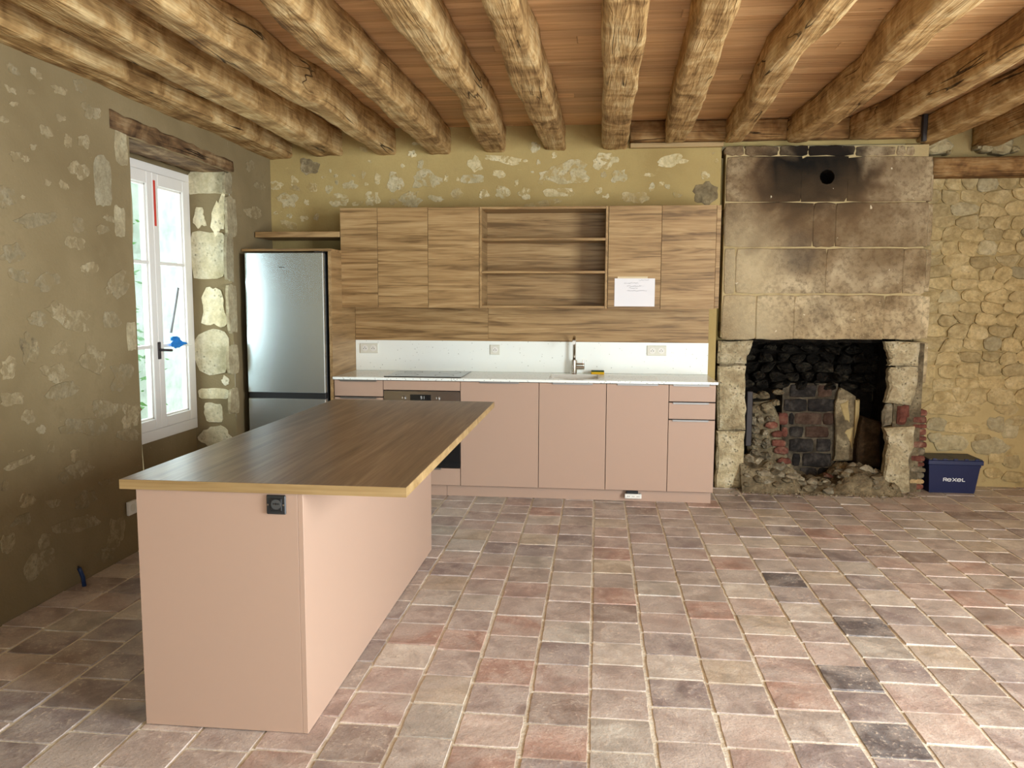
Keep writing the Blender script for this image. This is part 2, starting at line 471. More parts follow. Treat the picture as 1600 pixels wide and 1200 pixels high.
def voronoi(seeds, x0, x1, y0, y1, gap):
    cells = []
    for i, (sx, sy) in enumerate(seeds):
        poly = [(x0, y0), (x1, y0), (x1, y1), (x0, y1)]
        nb = sorted(range(len(seeds)), key=lambda j: (seeds[j][0]-sx)**2+((seeds[j][1]-sy)*1.0)**2)[1:22]
        for j in nb:
            qx, qy = seeds[j]; mxx, my = (sx+qx)/2, (sy+qy)/2; nx, ny = qx-sx, qy-sy; L = math.hypot(nx, ny) or 1
            nx /= L; ny /= L; off = mxx*nx+my*ny-gap/2; out = []
            for a in range(len(poly)):
                p, q = poly[a], poly[(a+1) % len(poly)]
                dp = p[0]*nx+p[1]*ny-off; dq = q[0]*nx+q[1]*ny-off
                if dp <= 0: out.append(p)
                if dp*dq < 0:
                    k = dp/(dp-dq); out.append((p[0]+(q[0]-p[0])*k, p[1]+(q[1]-p[1])*k))
            poly = out
            if len(poly) < 3: break
        if len(poly) >= 3: cells.append(poly)
    return cells


def chaikin(poly, it=1):
    for _ in range(it):
        o = []
        for i in range(len(poly)):
            p, q = poly[i], poly[(i+1) % len(poly)]
            o += [(p[0]*.75+q[0]*.25, p[1]*.75+q[1]*.25), (p[0]*.25+q[0]*.75, p[1]*.25+q[1]*.75)]
        poly = o
    m = []
    for p in poly:
        if not m or math.hypot(p[0]-m[-1][0], p[1]-m[-1][1]) > .006: m.append(p)
    return m if len(m) > 4 else poly


def grid(mp, u0, u1, v0, v1, step, amp=0.0, mb=None, fr=1.4):
    mb = mb or MB()
    nu = max(1, round((u1-u0)/step)); nv = max(1, round((v1-v0)/step)); v = []; f = []
    for i in range(nu+1):
        for j in range(nv+1):
            u = u0+(u1-u0)*i/nu; w = v0+(v1-v0)*j/nv
            p = Vector(mp(u, w, 0)); d = amp*mn.fractal(p*fr, .9, 2.0, 3) if amp else 0
            v.append(mp(u, w, d))
    for i in range(nu):
        for j in range(nv):
            a = i*(nv+1)+j; f.append((a, a+nv+1, a+nv+2, a+1))
    return mb.add(v, f)


# ------------------------------------------------------------------ floor
floor = structure(MB().box(-3.6, 5.1, -1.7, 7.4, -.12, -.0035).build('floor', MT['grout']), 'old square terracotta tiles with wide pale lime joints')
P0 = .2303
cols = [-.914-P0*k for k in range(10, 0, -1)]+[-.914, -.681, -.475, -.238, -.008, .22, .454, .682, .929, 1.146, 1.384, 1.613, 1.834]+[1.834+P0*k for k in range(1, 15)]
TV = []
for k in range(14):
    TV.append(block(rect_poly(-.5, .5, -.5, .5, 4, .008, .012), lambda u, v, w: (u, v, w), .0, .05, .012).v)
TF = block(rect_poly(-.5, .5, -.5, .5, 4, .008, .012), lambda u, v, w: (u, v, w), .0, .05, .012).f
tiles = []
known = [2.524, 2.744, 2.983, 3.226, 3.448, 3.685, 3.938, 4.168, 4.382, 4.595, 4.881]
DARK = [(1345, 980), (1330, 1065), (1385, 1165), (1222, 903)]
for ci in range(len(cols)-1):
    x0, x1 = cols[ci], cols[ci+1]
    if x1 < -3.15: continue
    y = -1.65+R.uniform(0, .22); off = R.uniform(-.006, .006)
    ys = [y]
    while ys[-1] < 7.2:
        ys.append(ys[-1]+R.gauss(.229, .008))
    if abs(x0+.238) < .01: ys = [known[0]-.23*k for k in range(17, 0, -1)]+known+[4.881+.231*k for k in range(1, 11)]
    drift = R.uniform(0, 9)
    for a, b in zip(ys[:-1], ys[1:]):
        cx = (x0+x1)/2+.008*mn.noise(Vector((drift, a*.7, 0))); cy = (a+b)/2
        g = R.uniform(.008, .012)
        g2 = R.uniform(.004, .009)
        pr = project((cx, cy, 0)); area_px = 0; vis = False
        if pr:
            vis = -60 < pr[0] < 1660 and pr[1] < 1280 and cx > XL-.1 and not (cy > 6.12 and cx < .9) and cy < 7.0
            if -1.56 < cx < -1.02 and 2.66 < cy < 4.6: vis = False
            area_px = 1/pr[2]**3
        ctype = R.choice([0, 0, 1, 1, 2, 3, 3, 4, 5, 6, 6, 7, 8, 8, 10, 11])
        if pr:
            for dx, dy in DARK:
                w_ = at(dx, dy, 2, 0)
                if abs(w_.x-cx) < .115 and abs(w_.y-cy) < .115: ctype = 9
        tiles.append(dict(c=(cx, cy), s=(x1-x0-g, b-a-g2), v=vis, a=area_px, m=ctype, r=(max(-.006, min(.006, R.gauss(0, .003))), max(-.006, min(.006, R.gauss(0, .003))), R.gauss(0, .008)),
                          z=max(-.0005, R.gauss(.001, .001)), k=R.randrange(14)))
order = sorted((t for t in tiles if t['v']), key=lambda t: -t['a'])
pick = set(id(t) for t in order[:300])
meshes = {}
rest = MB(); restm = []
for t_ in tiles:
    M = Matrix.Translation((t_['c'][0], t_['c'][1], t_['z'])) @ Matrix.Rotation(t_['r'][2], 4, 'Z') @ Matrix.Rotation(t_['r'][0], 4, 'X') @ Matrix.Rotation(t_['r'][1], 4, 'Y') @ Matrix.Diagonal((t_['s'][0], t_['s'][1], 1, 1))
    if id(t_) in pick:
        key = (t_['k'], t_['m'])
        if key not in meshes:
            mb = MB(); mb.v = list(TV[t_['k']]); mb.f = list(TF); meshes[key] = mb.mesh('floor_tile')
        o = link('floor_tile', meshes[key], TILE_M[t_['m']], floor); o.matrix_basis = M
    else:
        rest.add([(M @ Vector(v))[:] for v in TV[t_['k']]], TF); restm += [t_['m']]*len(TF)
me = rest.mesh('far_tiles')
for m_ in TILE_M: me.materials.append(m_)
me.polygons.foreach_set('material_index', restm)
o = link('far_tiles', me, None, floor); o['kind'] = 'stuff'; o['label'] = 'remaining terracotta tiles'

# ------------------------------------------------------------------ ceiling
ceil = structure(MB().box(-3.3, 5.1, -1.7, 7.2, ZC+.022, ZC+.10).build('ceiling', MT['dark_gap']), 'reddish plank ceiling above the old joists')
pm = MB().box(-.5, .5, -.5, .5, 0, .02, .002).mesh('ceiling_plank')
y = -1.68
while y < 6.75:
    w = .118; x = -3.2-R.uniform(0, 1.8)
    while x < 5.05:
        L = R.uniform(1.9, 3.2)
        o = link('ceiling_plank', pm, MT['plank'], ceil)
        o.matrix_basis = Matrix.Translation((x+L/2, y+w/2, ZC+R.uniform(-.0012, .0012))) @ Matrix.Diagonal((L-.002, w-.003, 1, 1))
        x += L
    y += w

# ------------------------------------------------------------------ walls
def patches(wall, lst, ax, val, mp, scale_px, ox, oy, mats):
    for it in lst:
        cx, cy, w, h = it[:4]; kind = it[4] if len(it) > 4 else 0
        c = at(ox+cx/scale_px, oy+cy/scale_px, ax, val)
        e = at(ox+(cx+w/2)/scale_px, oy+cy/scale_px, ax, val); n_ = at(ox+cx/scale_px, oy+(cy-h/2)/scale_px, ax, val)
        i = 0 if ax == 1 else 1
        ww = abs(e[i]-c[i])*2; hh = abs(n_.z-c.z)*2
        poly = blob_poly(c[i], c.z, ww*1.06, hh*1.06, 22, .14 if kind == 'r' else .46, .75 if kind == 'r' else .3, R.uniform(-.25, .25) if kind != 'r' else 0)
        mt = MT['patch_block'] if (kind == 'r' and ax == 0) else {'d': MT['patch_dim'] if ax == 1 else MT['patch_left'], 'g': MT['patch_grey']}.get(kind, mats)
        block(poly, mp, R.uniform(.0022, .0035), .02, .0012).build('stone', mt, wall)


wl = MB()
AMP = .007
grid(leftw(XL), -1.65, 4.555, -.05, ZC+.02, .09, AMP, wl)
grid(leftw(XL), 5.84, YB+.02, -.05, ZC+.02, .09, AMP, wl)
grid(leftw(XL), 4.555, 5.84, 2.46, ZC+.02, .09, AMP, wl)
XF = -3.06
# splayed left reveal, straight right reveal, apron under the window, strip above it
grid(lambda u, v, w: (XL-u*.36+w*.3, 4.555+u*.22+w+.008*mn.noise(Vector((3, v*7, 0))), v), 0, 1, -.05, 2.46, .09, .01, wl, 3)
grid(lambda u, v, w: (XL-u*.36, 5.84-w, v), 0, 1, -.05, 2.47, .09, .006, wl, 3)
grid(leftw(XF-.02), 4.75, 5.86, -.05, .545, .09, .004, wl)
grid(leftw(XF-.02), 4.75, 5.86, 2.42, 2.6, .09, .002, wl)
wl.add([(XL-.02, 4.5, 2.505), (XL-.02, 5.9, 2.505), (XF-.1, 5.9, 2.505), (XF-.1, 4.5, 2.505)], [(0, 1, 2, 3)])
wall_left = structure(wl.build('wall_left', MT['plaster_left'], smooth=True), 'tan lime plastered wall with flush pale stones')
L1 = [(65, 345, 50, 40), (55, 450, 50, 30, 'd'), (70, 520, 45, 25), (155, 462, 40, 20, 'd'), (180, 370, 60, 40, 'd'), (295, 450, 60, 50, 'd'), (395, 430, 50, 60, 'd'), (450, 555, 80, 70, 'd'),
      (235, 660, 55, 55), (340, 710, 30, 60), (415, 705, 50, 60, 'd'), (165, 735, 30, 25), (80, 780, 50, 50), (130, 795, 35, 30), (240, 915, 30, 35), (395, 855, 80, 80, 'd'), (320, 930, 35, 35, 'd'),
      (515, 910, 85, 240, 'r'), (602, 730, 62, 170, 'r'), (30, 985, 80, 90, 'd'), (115, 985, 20, 20), (190, 1100, 190, 60), (390, 1130, 50, 90, 'd'), (510, 1150, 60, 50, 'd'), (550, 1095, 60, 28, 'd'),
      (600, 1110, 50, 150, 'r'), (20, 600, 40, 30, 'd'), (300, 590, 40, 30, 'd'), (1140, 915, 34, 100, 'r'), (1250, 830, 40, 50, 'd'), (1270, 1060, 70, 50, 'd'), (1300, 930, 50, 40, 'd')]
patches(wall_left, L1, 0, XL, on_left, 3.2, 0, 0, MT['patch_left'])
L2 = [(300, 30, 130, 70), (135, 150, 50, 70), (190, 215, 40, 40, 'd'), (455, 100, 40, 50, 'd'), (400, 200, 190, 80, 'd'), (612, 150, 70, 100), (608, 240, 90, 70), (235, 300, 30, 50, 'd'), (95, 365, 140, 40),
      (355, 330, 40, 60, 'd'), (295, 435, 40, 50, 'd'), (375, 400, 100, 80, 'd'), (60, 70, 110, 60, 'd'), (20, 480, 40, 45, 'g'), (130, 545, 60, 60, 'g'), (500, 460, 60, 26), (365, 655, 180, 70, 'd'),
      (400, 540, 90, 70, 'd'), (205, 730, 50, 70, 'd'), (548, 700, 74, 130, 'd'), (500, 800, 60, 60, 'd'), (190, 830, 120, 100, 'd'), (30, 750, 60, 90, 'd'), (250, 560, 60, 40, 'd'), (90, 640, 80, 50, 'd')]
patches(wall_left, L2, 0, XL, on_left, 3.0, 0, 600, MT['patch_left'])
L3 = [(45, 540, 26, 46, 'g'), (110, 495, 62, 36), (84, 582, 40, 26, 'd'), (183, 445, 36, 30), (148, 560, 34, 40), (15, 575, 24, 26, 'd'), (190, 590, 32, 42, 'd'), (30, 430, 30, 22, 'd'), (75, 440, 34, 24, 'd'),
      (140, 420, 24, 18, 'd'), (120, 380, 26, 20, 'd'), (175, 500, 26, 24, 'd'), (60, 500, 30, 20, 'd'), (20, 395, 34, 26, 'd'), (95, 545, 22, 18, 'd'), (165, 640, 40, 22, 'd'), (205, 525, 14, 44, 'r')]
patches(wall_left, L3, 0, XL, on_left, 1.0, 0, 0, MT['patch_left'])
# stones on the window's right-hand face edge
L4 = [(475, 385, 30, 130, 'r'), (470, 520, 22, 150, 'r'), (480, 690, 26, 150, 'r'), (482, 860, 30, 90, 'r'), (486, 1000, 26, 80, 'r')]
patches(wall_left, L4, 0, XL, on_left, 2.143, 140, 160, MT['patch_left'])
# quoins of the right reveal
QV = [(390, 265, 118, 80, 'r'), (370, 390, 33, 58), (433, 375, 40, 125), (398, 512, 112, 146, 'r'), (420, 680, 78, 150), (408, 838, 108, 136, 'r'), (456, 932, 22, 28), (416, 975, 96, 34, 'r'), (415, 1038, 60, 62, 'r'), (415, 1120, 100, 64)]
patches(wall_left, QV, 1, 5.84, back(5.837), 2.143, 140, 160, MT['quoin'])

wb = grid(back(YB+.003), XL-.05, .953, -.05, ZC+.02, .09, .004)
wb.add([(.953, YB, -.05), (.953, YB+.35, -.05), (.953, YB+.35, ZC), (.953, YB, ZC)], [(0, 1, 2, 3)])
wall_back = structure(wb.build('wall_back', MT['plaster_back'], smooth=True), 'ochre lime plastered wall with pale flush stones above the cabinets')
A = [(325, 240, 110, 90, 'g'), (125, 360, 66, 46), (235, 335, 46, 54), (250, 378, 56, 30, 'd'), (355, 370, 56, 50, 'd'), (455, 382, 46, 46), (590, 360, 72, 50), (670, 130, 48, 32, 'd'), (975, 160, 48, 38), (1030, 230, 38, 48),
     (915, 235, 22, 24), (500, 300, 24, 20), (760, 318, 36, 62), (875, 340, 92, 122), (1060, 325, 170, 105), (1190, 310, 30, 42), (1350, 318, 138, 52, 'r'), (1365, 225, 82, 92), (1548, 195, 190, 46),
     (1515, 285, 70, 46), (1540, 400, 78, 76), (195, 455, 100, 90), (315, 465, 28, 38), (515, 450, 104, 76), (630, 472, 58, 22), (728, 445, 92, 86), (860, 460, 48, 46, 'd'), (970, 445, 124, 90), (1120, 440, 92, 36),
     (1250, 410, 66, 66, 'd'), (1430, 415, 52, 42), (1000, 97, 38, 18), (130, 530, 58, 18), (210, 550, 32, 28), (300, 562, 52, 38), (375, 555, 30, 40), (205, 605, 96, 42, 'd'), (670, 290, 30, 40, 'd'), (690, 350, 26, 22), (1260, 320, 18, 24),
     (420, 308, 24, 18), (610, 298, 24, 14), (505, 340, 18, 26), (465, 268, 12, 22), (710, 208, 24, 16)]
patches(wall_back, A, 1, YB, on_back, 4, 400, 200, MT['patch'])
B = [(245, 130, 76, 70), (385, 190, 38, 38), (185, 225, 28, 22), (270, 238, 28, 28), (470, 315, 300, 140), (745, 220, 145, 105), (120, 380, 26, 48), (285, 378, 34, 22), (835, 335, 110, 88), (725, 325, 38, 38, 'd'), (1205, 230, 168, 70),
     (1040, 325, 70, 26), (180, 455, 82, 72), (412, 447, 208, 56, 'r'), (690, 435, 52, 42), (740, 470, 42, 32), (925, 485, 175, 90, 'd'), (300, 525, 240, 40, 'd'), (1060, 410, 36, 58), (1125, 385, 38, 28), (1168, 405, 34, 34), (1430, 330, 54, 50),
     (1430, 450, 150, 140, 'g'), (1235, 465, 56, 28, 'd'), (1510, 230, 26, 26), (230, 305, 18, 14), (1490, 175, 24, 14, 'd')]
patches(wall_back, B, 1, YB, on_back, 4.444, 780, 200, MT['patch'])

# rubble wall right of the chimney breast
wr = grid(back(YR), 2.56, 4.3, -.05, ZC+.02, .09, .010)
wall_alcove = structure(wr.build('wall_alcove', MT['mortar'], smooth=True), 'honey coloured rubble stone wall right of the fireplace')
seeds = []; z = .72
rr = random.Random(3)
while z < 2.5:
    h = rr.uniform(.075, .115); x = 2.60+rr.uniform(-.05, .05)
    while x < 4.1:
        w = rr.uniform(.09, .24); seeds.append((x+w/2, z+h/2+rr.uniform(-.018, .018))); x += w
    z += h
# squash in x so that the cells come out wider than tall
K = .62
cells = voronoi([(a*K, b) for a, b in seeds], 2.58*K, 4.1*K, .68, 2.545, .003)
for c in cells:
    c = [(a/K, b) for a, b in c]
    if max(p[0] for p in c)-min(p[0] for p in c) < .04: continue
    c = chaikin([(p[0]+rr.uniform(-.014, .014), p[1]+rr.uniform(-.011, .011)) for p in c], 1)
    piece(c, back(YR-.004), rr.uniform(.006, .018), .16, .1, .03, .4).build('stone', MT['rubble_pale'] if rr.random() < .08 else MT['rubble'], wall_alcove)
for (cx, cy, w, h, k) in [(200, 690, 320, 70, 0), (520, 690, 120, 60, 0), (120, 775, 110, 70, 1), (265, 795, 190, 66, 0), (200, 880, 170, 90, 1), (380, 860, 90, 60, 0), (420, 900, 190, 90, 1), (540, 800, 90, 110, 1), (575, 755, 80, 60, 0),
                       (460, 960, 90, 70, 0), (540, 985, 90, 66, 0), (440, 1050, 100, 60, 0), (560, 1070, 110, 60, 0), (460, 775, 90, 80, 1), (110, 850, 70, 60, 1)]:
    c = at(1430+cx/3.636, 450+cy/3.636, 1, YR); s = .00155
    piece(blob_poly(c.x, c.z, w*s, h*s, 14, .22, .4), back(YR-.004), .010, .16, .2, .03, .3).build('stone', MT['rubble_pale'] if k else MT['rubble'], wall_alcove)
# stones packed above the lintel, between the joist ends
for (cx, cy, w, h) in [(500, 380, 360, 190), (300, 430, 110, 110), (1140, 400, 130, 110), (1330, 370, 240, 200), (1500, 420, 90, 70), (1040, 395, 60, 50), (660, 460, 60, 40)]:
    c = at(1400+cx/8, 180+cy/8, 1, YR-.1); s = 1/8*.0056
    piece(blob_poly(c.x, c.z, w*s, h*s, 14, .2, .5), back(YR-.06), .05, .2, .2, .06, .3).build('stone', MT['rubble_pale'], wall_alcove)

structure(MB().box(.9, 4.4, 7.3, 7.4, -.1, 3.0).build('wall_outer', MT['plaster_plain']), 'outer wall behind the chimney')
structure(grid(back(YB+.03), .95, 2.46, 2.735, ZC+.02, .09, .004).build('wall_chimney_head', MT['plaster_back']), 'strip of plaster above the chimney breast')
wrt = MB()
for b in ((4.25, 4.4, -1.58, -.88, -.05, 2.95), (4.25, 4.4, 2.38, 6.88, -.05, 2.95), (4.25, 4.4, -.88, 2.38, 2.42, 2.95)): wrt.box(*b)
structure(wrt.build('wall_right', MT['plaster_plain']), 'plastered side wall with the wide doorway')
wre = MB()
for b in ((-2.8, -.15, -1.7, -1.58, -.05, 2.95), (2.55, 4.4, -1.7, -1.58, -.05, 2.95), (-.15, 2.55, -1.7, -1.58, 2.42, 2.95)): wre.box(*b)
structure(wre.build('wall_rear', MT['plaster_plain']), 'plastered wall behind the camera with a doorway')

# ------------------------------------------------------------------ window
WZ0, WZ1, WY0, WY1 = .535, 2.44, 4.76, 5.835
win = structure(bpy.data.objects.new('window_1', None), 'white painted two-leaf window with small panes'); COL.objects.link(win); win.location = (XF, 5.3, WZ0)
fr = MB(); a = .05
for b in ((WY0, WY0+a, WZ0+.075, WZ1-.055), (WY1-a, WY1, WZ0+.075, WZ1-.055), (WY0, WY1, WZ1-.055, WZ1), (WY0, WY1, WZ0, WZ0+.075)): fr.box(XF-.06, XF, *b, .002)
fr.build('window_frame', MT['white_paint'], win)
for (y0, y1) in ((WY0+.052, 5.305), (5.309, WY1-.052)):
    cs = MB(); s_ = .068; z0, z1 = WZ0+.078, WZ1-.058
    for b in ((y0, y0+s_, z0, z1), (y1-s_, y1, z0, z1), (y0+s_, y1-s_, z1-.085, z1), (y0+s_, y1-s_, z0, z0+.075)): cs.box(XF-.05, XF+.012, *b, .004)
    leaf = cs.build('casement', MT['white_paint'], win)
    g0, g1 = y0+s_, y1-s_; zz = [z0+.075, 1.19, 1.767, z1-.085]
    bead = MB()
    for b in ((g0, g0+.012, zz[0], zz[3]), (g1-.012, g1, zz[0], zz[3]), (g0, g1, zz[0], zz[0]+.012), (g0, g1, zz[3]-.012, zz[3])): bead.box(XF-.03, XF-.004, *b, .002)
    bead.build('glazing_bead', MT['white_paint'], leaf)
    for z in zz[1:3]: box('glazing_bar', MT['white_paint'], leaf, XF-.04, XF+.004, g0, g1, z-.012, z+.012, .003)
    for k in range(3): box('pane', MT['pane'], leaf, XF-.024, XF-.020, g0, g1, zz[k]+.012*(k > 0), zz[k+1]-.012*(k < 2), 0)
hd = MB().box(XF+.012, XF+.02, 5.29, 5.325, 1.10, 1.22, .003); hd.tube([(XF+.012, 5.307, 1.165), (XF+.05, 5.307, 1.165)], .009)
hd.tube([(XF+.05, 5.300, 1.165), (XF+.055, 5.36, 1.160), (XF+.055, 5.40, 1.157)], .009)
hd.build('handle', MT['iron'], win, True)
tp = tag(box('tape_strip', MT['red'], None, XF+.0125, XF+.0145, 5.318, 5.342, 2.02, 2.33, 0), 'narrow red tape strip stuck vertically on the white window stile', 'tape')
rod = MB().tube([(XF+.02, 5.46, 1.28), (XF+.012, 5.60, 1.60)], .009)
tag(rod.build('grey_rod', MT['grey_rod'], None, True), 'thin grey rod leaning diagonally against the window pane', 'rod')
ct = MB(); n = 18; cv = []
for i in range(n+1):
    for j in range(7):
        u = i/n; v = j/6
        cv.append((XF+.03+.03*mn.noise(Vector((u*5, v*4, 1))), 5.44+u*.20, 1.215+(v-.5)*.085*math.sin(math.pi*min(1, u*1.1+.12))+.02*mn.noise(Vector((u*6, v*3, 7)))-.025*u))
ct.add(cv, [(i*7+j, (i+1)*7+j, (i+1)*7+j+1, i*7+j+1) for i in range(n) for j in range(6)])
cl = thing('blue_cloth', 'crumpled bright blue rag tied on the window bar beside the handle', 'cloth', (XF+.03, 5.5, 1.18))
o = ct.build('cloth', MT['blue_cloth'], cl, True); md = o.modifiers.new('solid', 'SOLIDIFY'); md.thickness = .006
MB().tube([(XF+.02, 5.60, 1.185), (XF+.03, 5.73, 1.178)], .007).build('cord_end', MT['white_plastic'], cl)

# outside the window
structure(box('exterior_ground', MT['gravel'], None, -30, -3.5, -8, 30, -.5, -.4, 0), 'pale gravel yard outside the window')
tag(box('exterior_house_wall', MT['ext_wall'], None, -6.2, -5.6, 9.75, 20, -.4, 7, 0), 'pale limewashed house wall seen through the window', 'wall')
hg = MB(); rh = random.Random(5)
for k in range(5200):
    x = -5.9+rh.gauss(0, .35); y = rh.uniform(6.0, 9.15); z = rh.uniform(-.4, 4.6); s = rh.uniform(.03, .075)
    a, b = rh.uniform(0, 6.3), rh.uniform(-1, 1)
    ex = Vector((math.cos(a), math.sin(a), b*.5))*s; ey = Vector((-math.sin(a)*.4, math.cos(a)*.4, rh.uniform(.4, 1)))*s*.7
    c = Vector((x, y, z)); hg.add([c-ex, c+ey*.6, c+ex, c-ey*.6], [(0, 1, 2, 3)])
hg = hg.build('exterior_hedge_foliage', MT['leaf']); hg['kind'] = 'stuff'; hg['label'] = 'light green foliage growing outside the window'; hg['category'] = 'foliage'

# ------------------------------------------------------------------ timber
def hewn(sections, n=22, rough=.006, seed=0.0, ax=1):
    """loft of rounded rectangles: sections = (pos along axis, u0, u1, z0, z1)"""
    mb = MB(); v = []; f = []
    for (p, u0, u1, z0, z1) in sections:
        w, h = u1-u0, z1-z0; r = min(w, h)*.16
        for k in range(n):
            a = 2*math.pi*(k+.5)/n; c, s = math.cos(a), math.sin(a)
            e = (abs(c)**16+abs(s)**16)**(-1/16)
            u = (u0+u1)/2+c*e*w/2; z = (z0+z1)/2+s*e*h/2
            q = Vector((u*9+seed, p*2.6, z*9)); d = rough*(mn.fractal(q, .8, 2.1, 4)+.5*mn.noise(Vector((u*4+seed, p*1.1, z*4))))
            v.append((u+c*d*1.5, p, z+s*d*1.5) if ax == 1 else (p, u+c*d*1.5, z+s*d*1.5))
    m = len(sections)
    for i in range(m-1):
        for k in range(n): f.append((i*n+k, i*n+(k+1) % n, (i+1)*n+(k+1) % n, (i+1)*n+k))
    f += [tuple(range(n)), tuple((m-1)*n+k for k in range(n))]
    return mb.add(v, f)


JO = [  # left edge (x,y) list, right edge list, underside, y end, label
 ([(-2.80, 3), (-2.78, 6.6)], [(-2.56, 3), (-2.55, 5), (-2.565, 6.6)], 2.695, YB+.02, 'oak joist hugging the left wall above the window'),
 ([(-2.38, 3.15), (-2.37, 3.7), (-2.33, 4.2), (-2.35, 4.65), (-2.32, 5.27), (-2.35, 6.7)], [(-2.16, 3.5), (-2.15, 5.5), (-2.14, 6.3), (-2.13, 6.9)], 2.705, YB+.02, 'second oak joist from the left wall, ending above the fridge'),
 ([(-1.91, 3.2), (-1.9, 4.0), (-1.89, 4.4), (-1.84, 5.), (-1.81, 5.9), (-1.82, 6.7)], [(-1.77, 3.76), (-1.73, 4.03), (-1.76, 4.58), (-1.69, 4.92), (-1.7, 5.6), (-1.69, 6.2), (-1.68, 7)], 2.71, YB+.02, 'third oak joist from the left wall, with a long crack'),
 ([(-1.36, 3.0), (-1.37, 3.25), (-1.4, 3.5), (-1.41, 3.8), (-1.39, 4.2), (-1.37, 5), (-1.40, 5.65), (-1.39, 6.7)], [(-1.26, 3.8), (-1.24, 4.2), (-1.23, 4.8), (-1.21, 5.6), (-1.23, 6.7)], 2.71, YB+.02, 'broad oak joist with a knot, fourth from the left wall'),
 ([(-.92, 3.3), (-.92, 3.6), (-.89, 3.9), (-.88, 4.4), (-.83, 4.9), (-.89, 5.4), (-.92, 6.0), (-.93, 6.7)], [(-.75, 3.9), (-.75, 4.2), (-.74, 4.7), (-.72, 5.4), (-.74, 6.), (-.78, 6.7)], 2.715, YB+.02, 'oak joist with a notched bulge near its wall end'),
 ([(-.49, 3.3), (-.49, 4.2), (-.5, 4.8), (-.47, 5.3), (-.45, 6.5)], [(-.36, 3.9), (-.34, 4.2), (-.33, 4.6), (-.31, 5.2), (-.3, 5.8), (-.29, 6.8)], 2.725, YB+.02, 'deeply cracked oak joist left of the straight central one'),
 ([(.01, 3.9), (.02, 4.65), (.02, 6.62)], [(.18, 3.45), (.19, 4.2), (.19, 5.3), (.20, 6.6)], 2.725, YB+.02, 'straight oak joist at the centre above the open shelves'),
 ([(.42, 3.97), (.44, 4.65), (.45, 5.16), (.48, 5.9), (.51, 6.5)], [(.56, 3.5), (.57, 3.9), (.59, 4.4), (.62, 5.05), (.65, 6.), (.64, 6.34)], 2.745, 6.52, 'oak joist first to the right of the central one'),
 ([(.91, 4.0), (.87, 4.5), (.91, 5.), (.96, 5.66), (.97, 6.45)], [(1.04, 3.5), (1.04, 3.8), (1.0, 4.05), (.99, 4.4), (1.02, 4.9), (1.06, 5.5), (1.07, 6.4)], 2.745, 6.52, 'crooked oak joist meeting the wall over the chimney edge'),
 ([(1.37, 4.06), (1.41, 4.5), (1.47, 4.9), (1.46, 5.4), (1.44, 6), (1.43, 6.5)], [(1.53, 3.6), (1.52, 4), (1.56, 4.5), (1.6, 4.8), (1.61, 5.4), (1.59, 6.1), (1.57, 6.6)], 2.735, 6.52, 'pale split oak joist above the flue hole'),
 ([(2.0, 4.2), (2.01, 4.8), (1.98, 5.3), (1.97, 5.9), (1.89, 6.45)], [(2.12, 4.4), (2.1, 4.8), (2.1, 5.2), (2.07, 5.7), (2.03, 6.5)], 2.745, 6.52, 'oak joist ending over the right side of the chimney breast'),
 ([(2.47, 5.2), (2.46, 5.6), (2.43, 6.66)], [(2.60, 5.2), (2.60, 6.0), (2.58, 6.7)], 2.745, YR-.02, 'oak joist beside the iron strap above the chimney corner'),
 ([(2.96, 6.2), (2.93, 7.2)], [(3.08, 6.0), (3.09, 7.0)], 2.735, YR-.02, 'oak joist above the rubble wall next to the iron strapped one'),
 ([(3.36, 6.2), (3.36, 7.2)], [(3.54, 6.0), (3.54, 7.0)], 2.735, YR-.02, 'oak joist furthest along the rubble wall, mostly cut off')]
for i, (L, Rr, zb, ye, lab) in enumerate(JO):
    secs = []; yy = -1.56
    while yy < ye:
        a = np.interp(yy, [p[1] for p in L], [p[0] for p in L]); b = np.interp(yy, [p[1] for p in Rr], [p[0] for p in Rr])
        wob = .012*mn.noise(Vector((i*7.3, yy*1.3, 0)))
        secs.append((yy, a-.008, b+.012, zb+wob*.6-.004, ZC-.0015)); yy += .075
    a, b = secs[-1][1:3]; secs.append((ye, a, b, zb, ZC-.0015))
    o = hewn(secs, 40, .0068, i*13.7).build('ceiling_beam', MT['beam'], None, True)
    tag(o, lab, 'beam', 'old oak ceiling joists')

def xbeam(name, label, mat, x0, x1, y0, y1, z0, z1, rough=.004, seed=0, step=.08):
    secs = []; x = x0
    while x < x1: secs.append((x, y0, y1, z0, z1)); x += step
    secs.append((x1, y0, y1, z0, z1))
    return tag(hewn(secs, 24, rough, seed, 0).build(name, mat, None, True), label, 'beam')

xbeam('wall_plate_beam', 'horizontal oak wall plate carrying the joists above the chimney breast', MT['beam_x'], .232, 2.40, 6.50, YB, 2.765, ZC-.003, .003, 5)
xbeam('lintel_beam', 'square brown oak beam above the honey rubble wall', MT['beam_x'], 2.60, 4.24, 6.74, YR+.02, 2.50, 2.648, .0025, 9)
tag(box('timber_batten', MT['oak_edge'], None, .235, .96, 6.575, YB, 2.725, 2.762, .004), 'thin pale batten under the wall plate above the cabinets', 'batten')
st = MB().box(2.405, 2.435, 6.47, 6.478, 2.73, 2.915, .002); st.add([(2.34, 6.50, 2.735), (2.435, 6.47, 2.735), (2.435, 6.50, 2.765), (2.40, 6.47, 2.765)], [(0, 1, 2), (1, 2, 3)])
tag(box('iron_strap', MT['iron'], None, 2.40, 2.43, 6.455, 6.497, 2.72, 2.916, .003), 'dark iron strap hanging at the end of the wall plate', 'strap')
secs = []
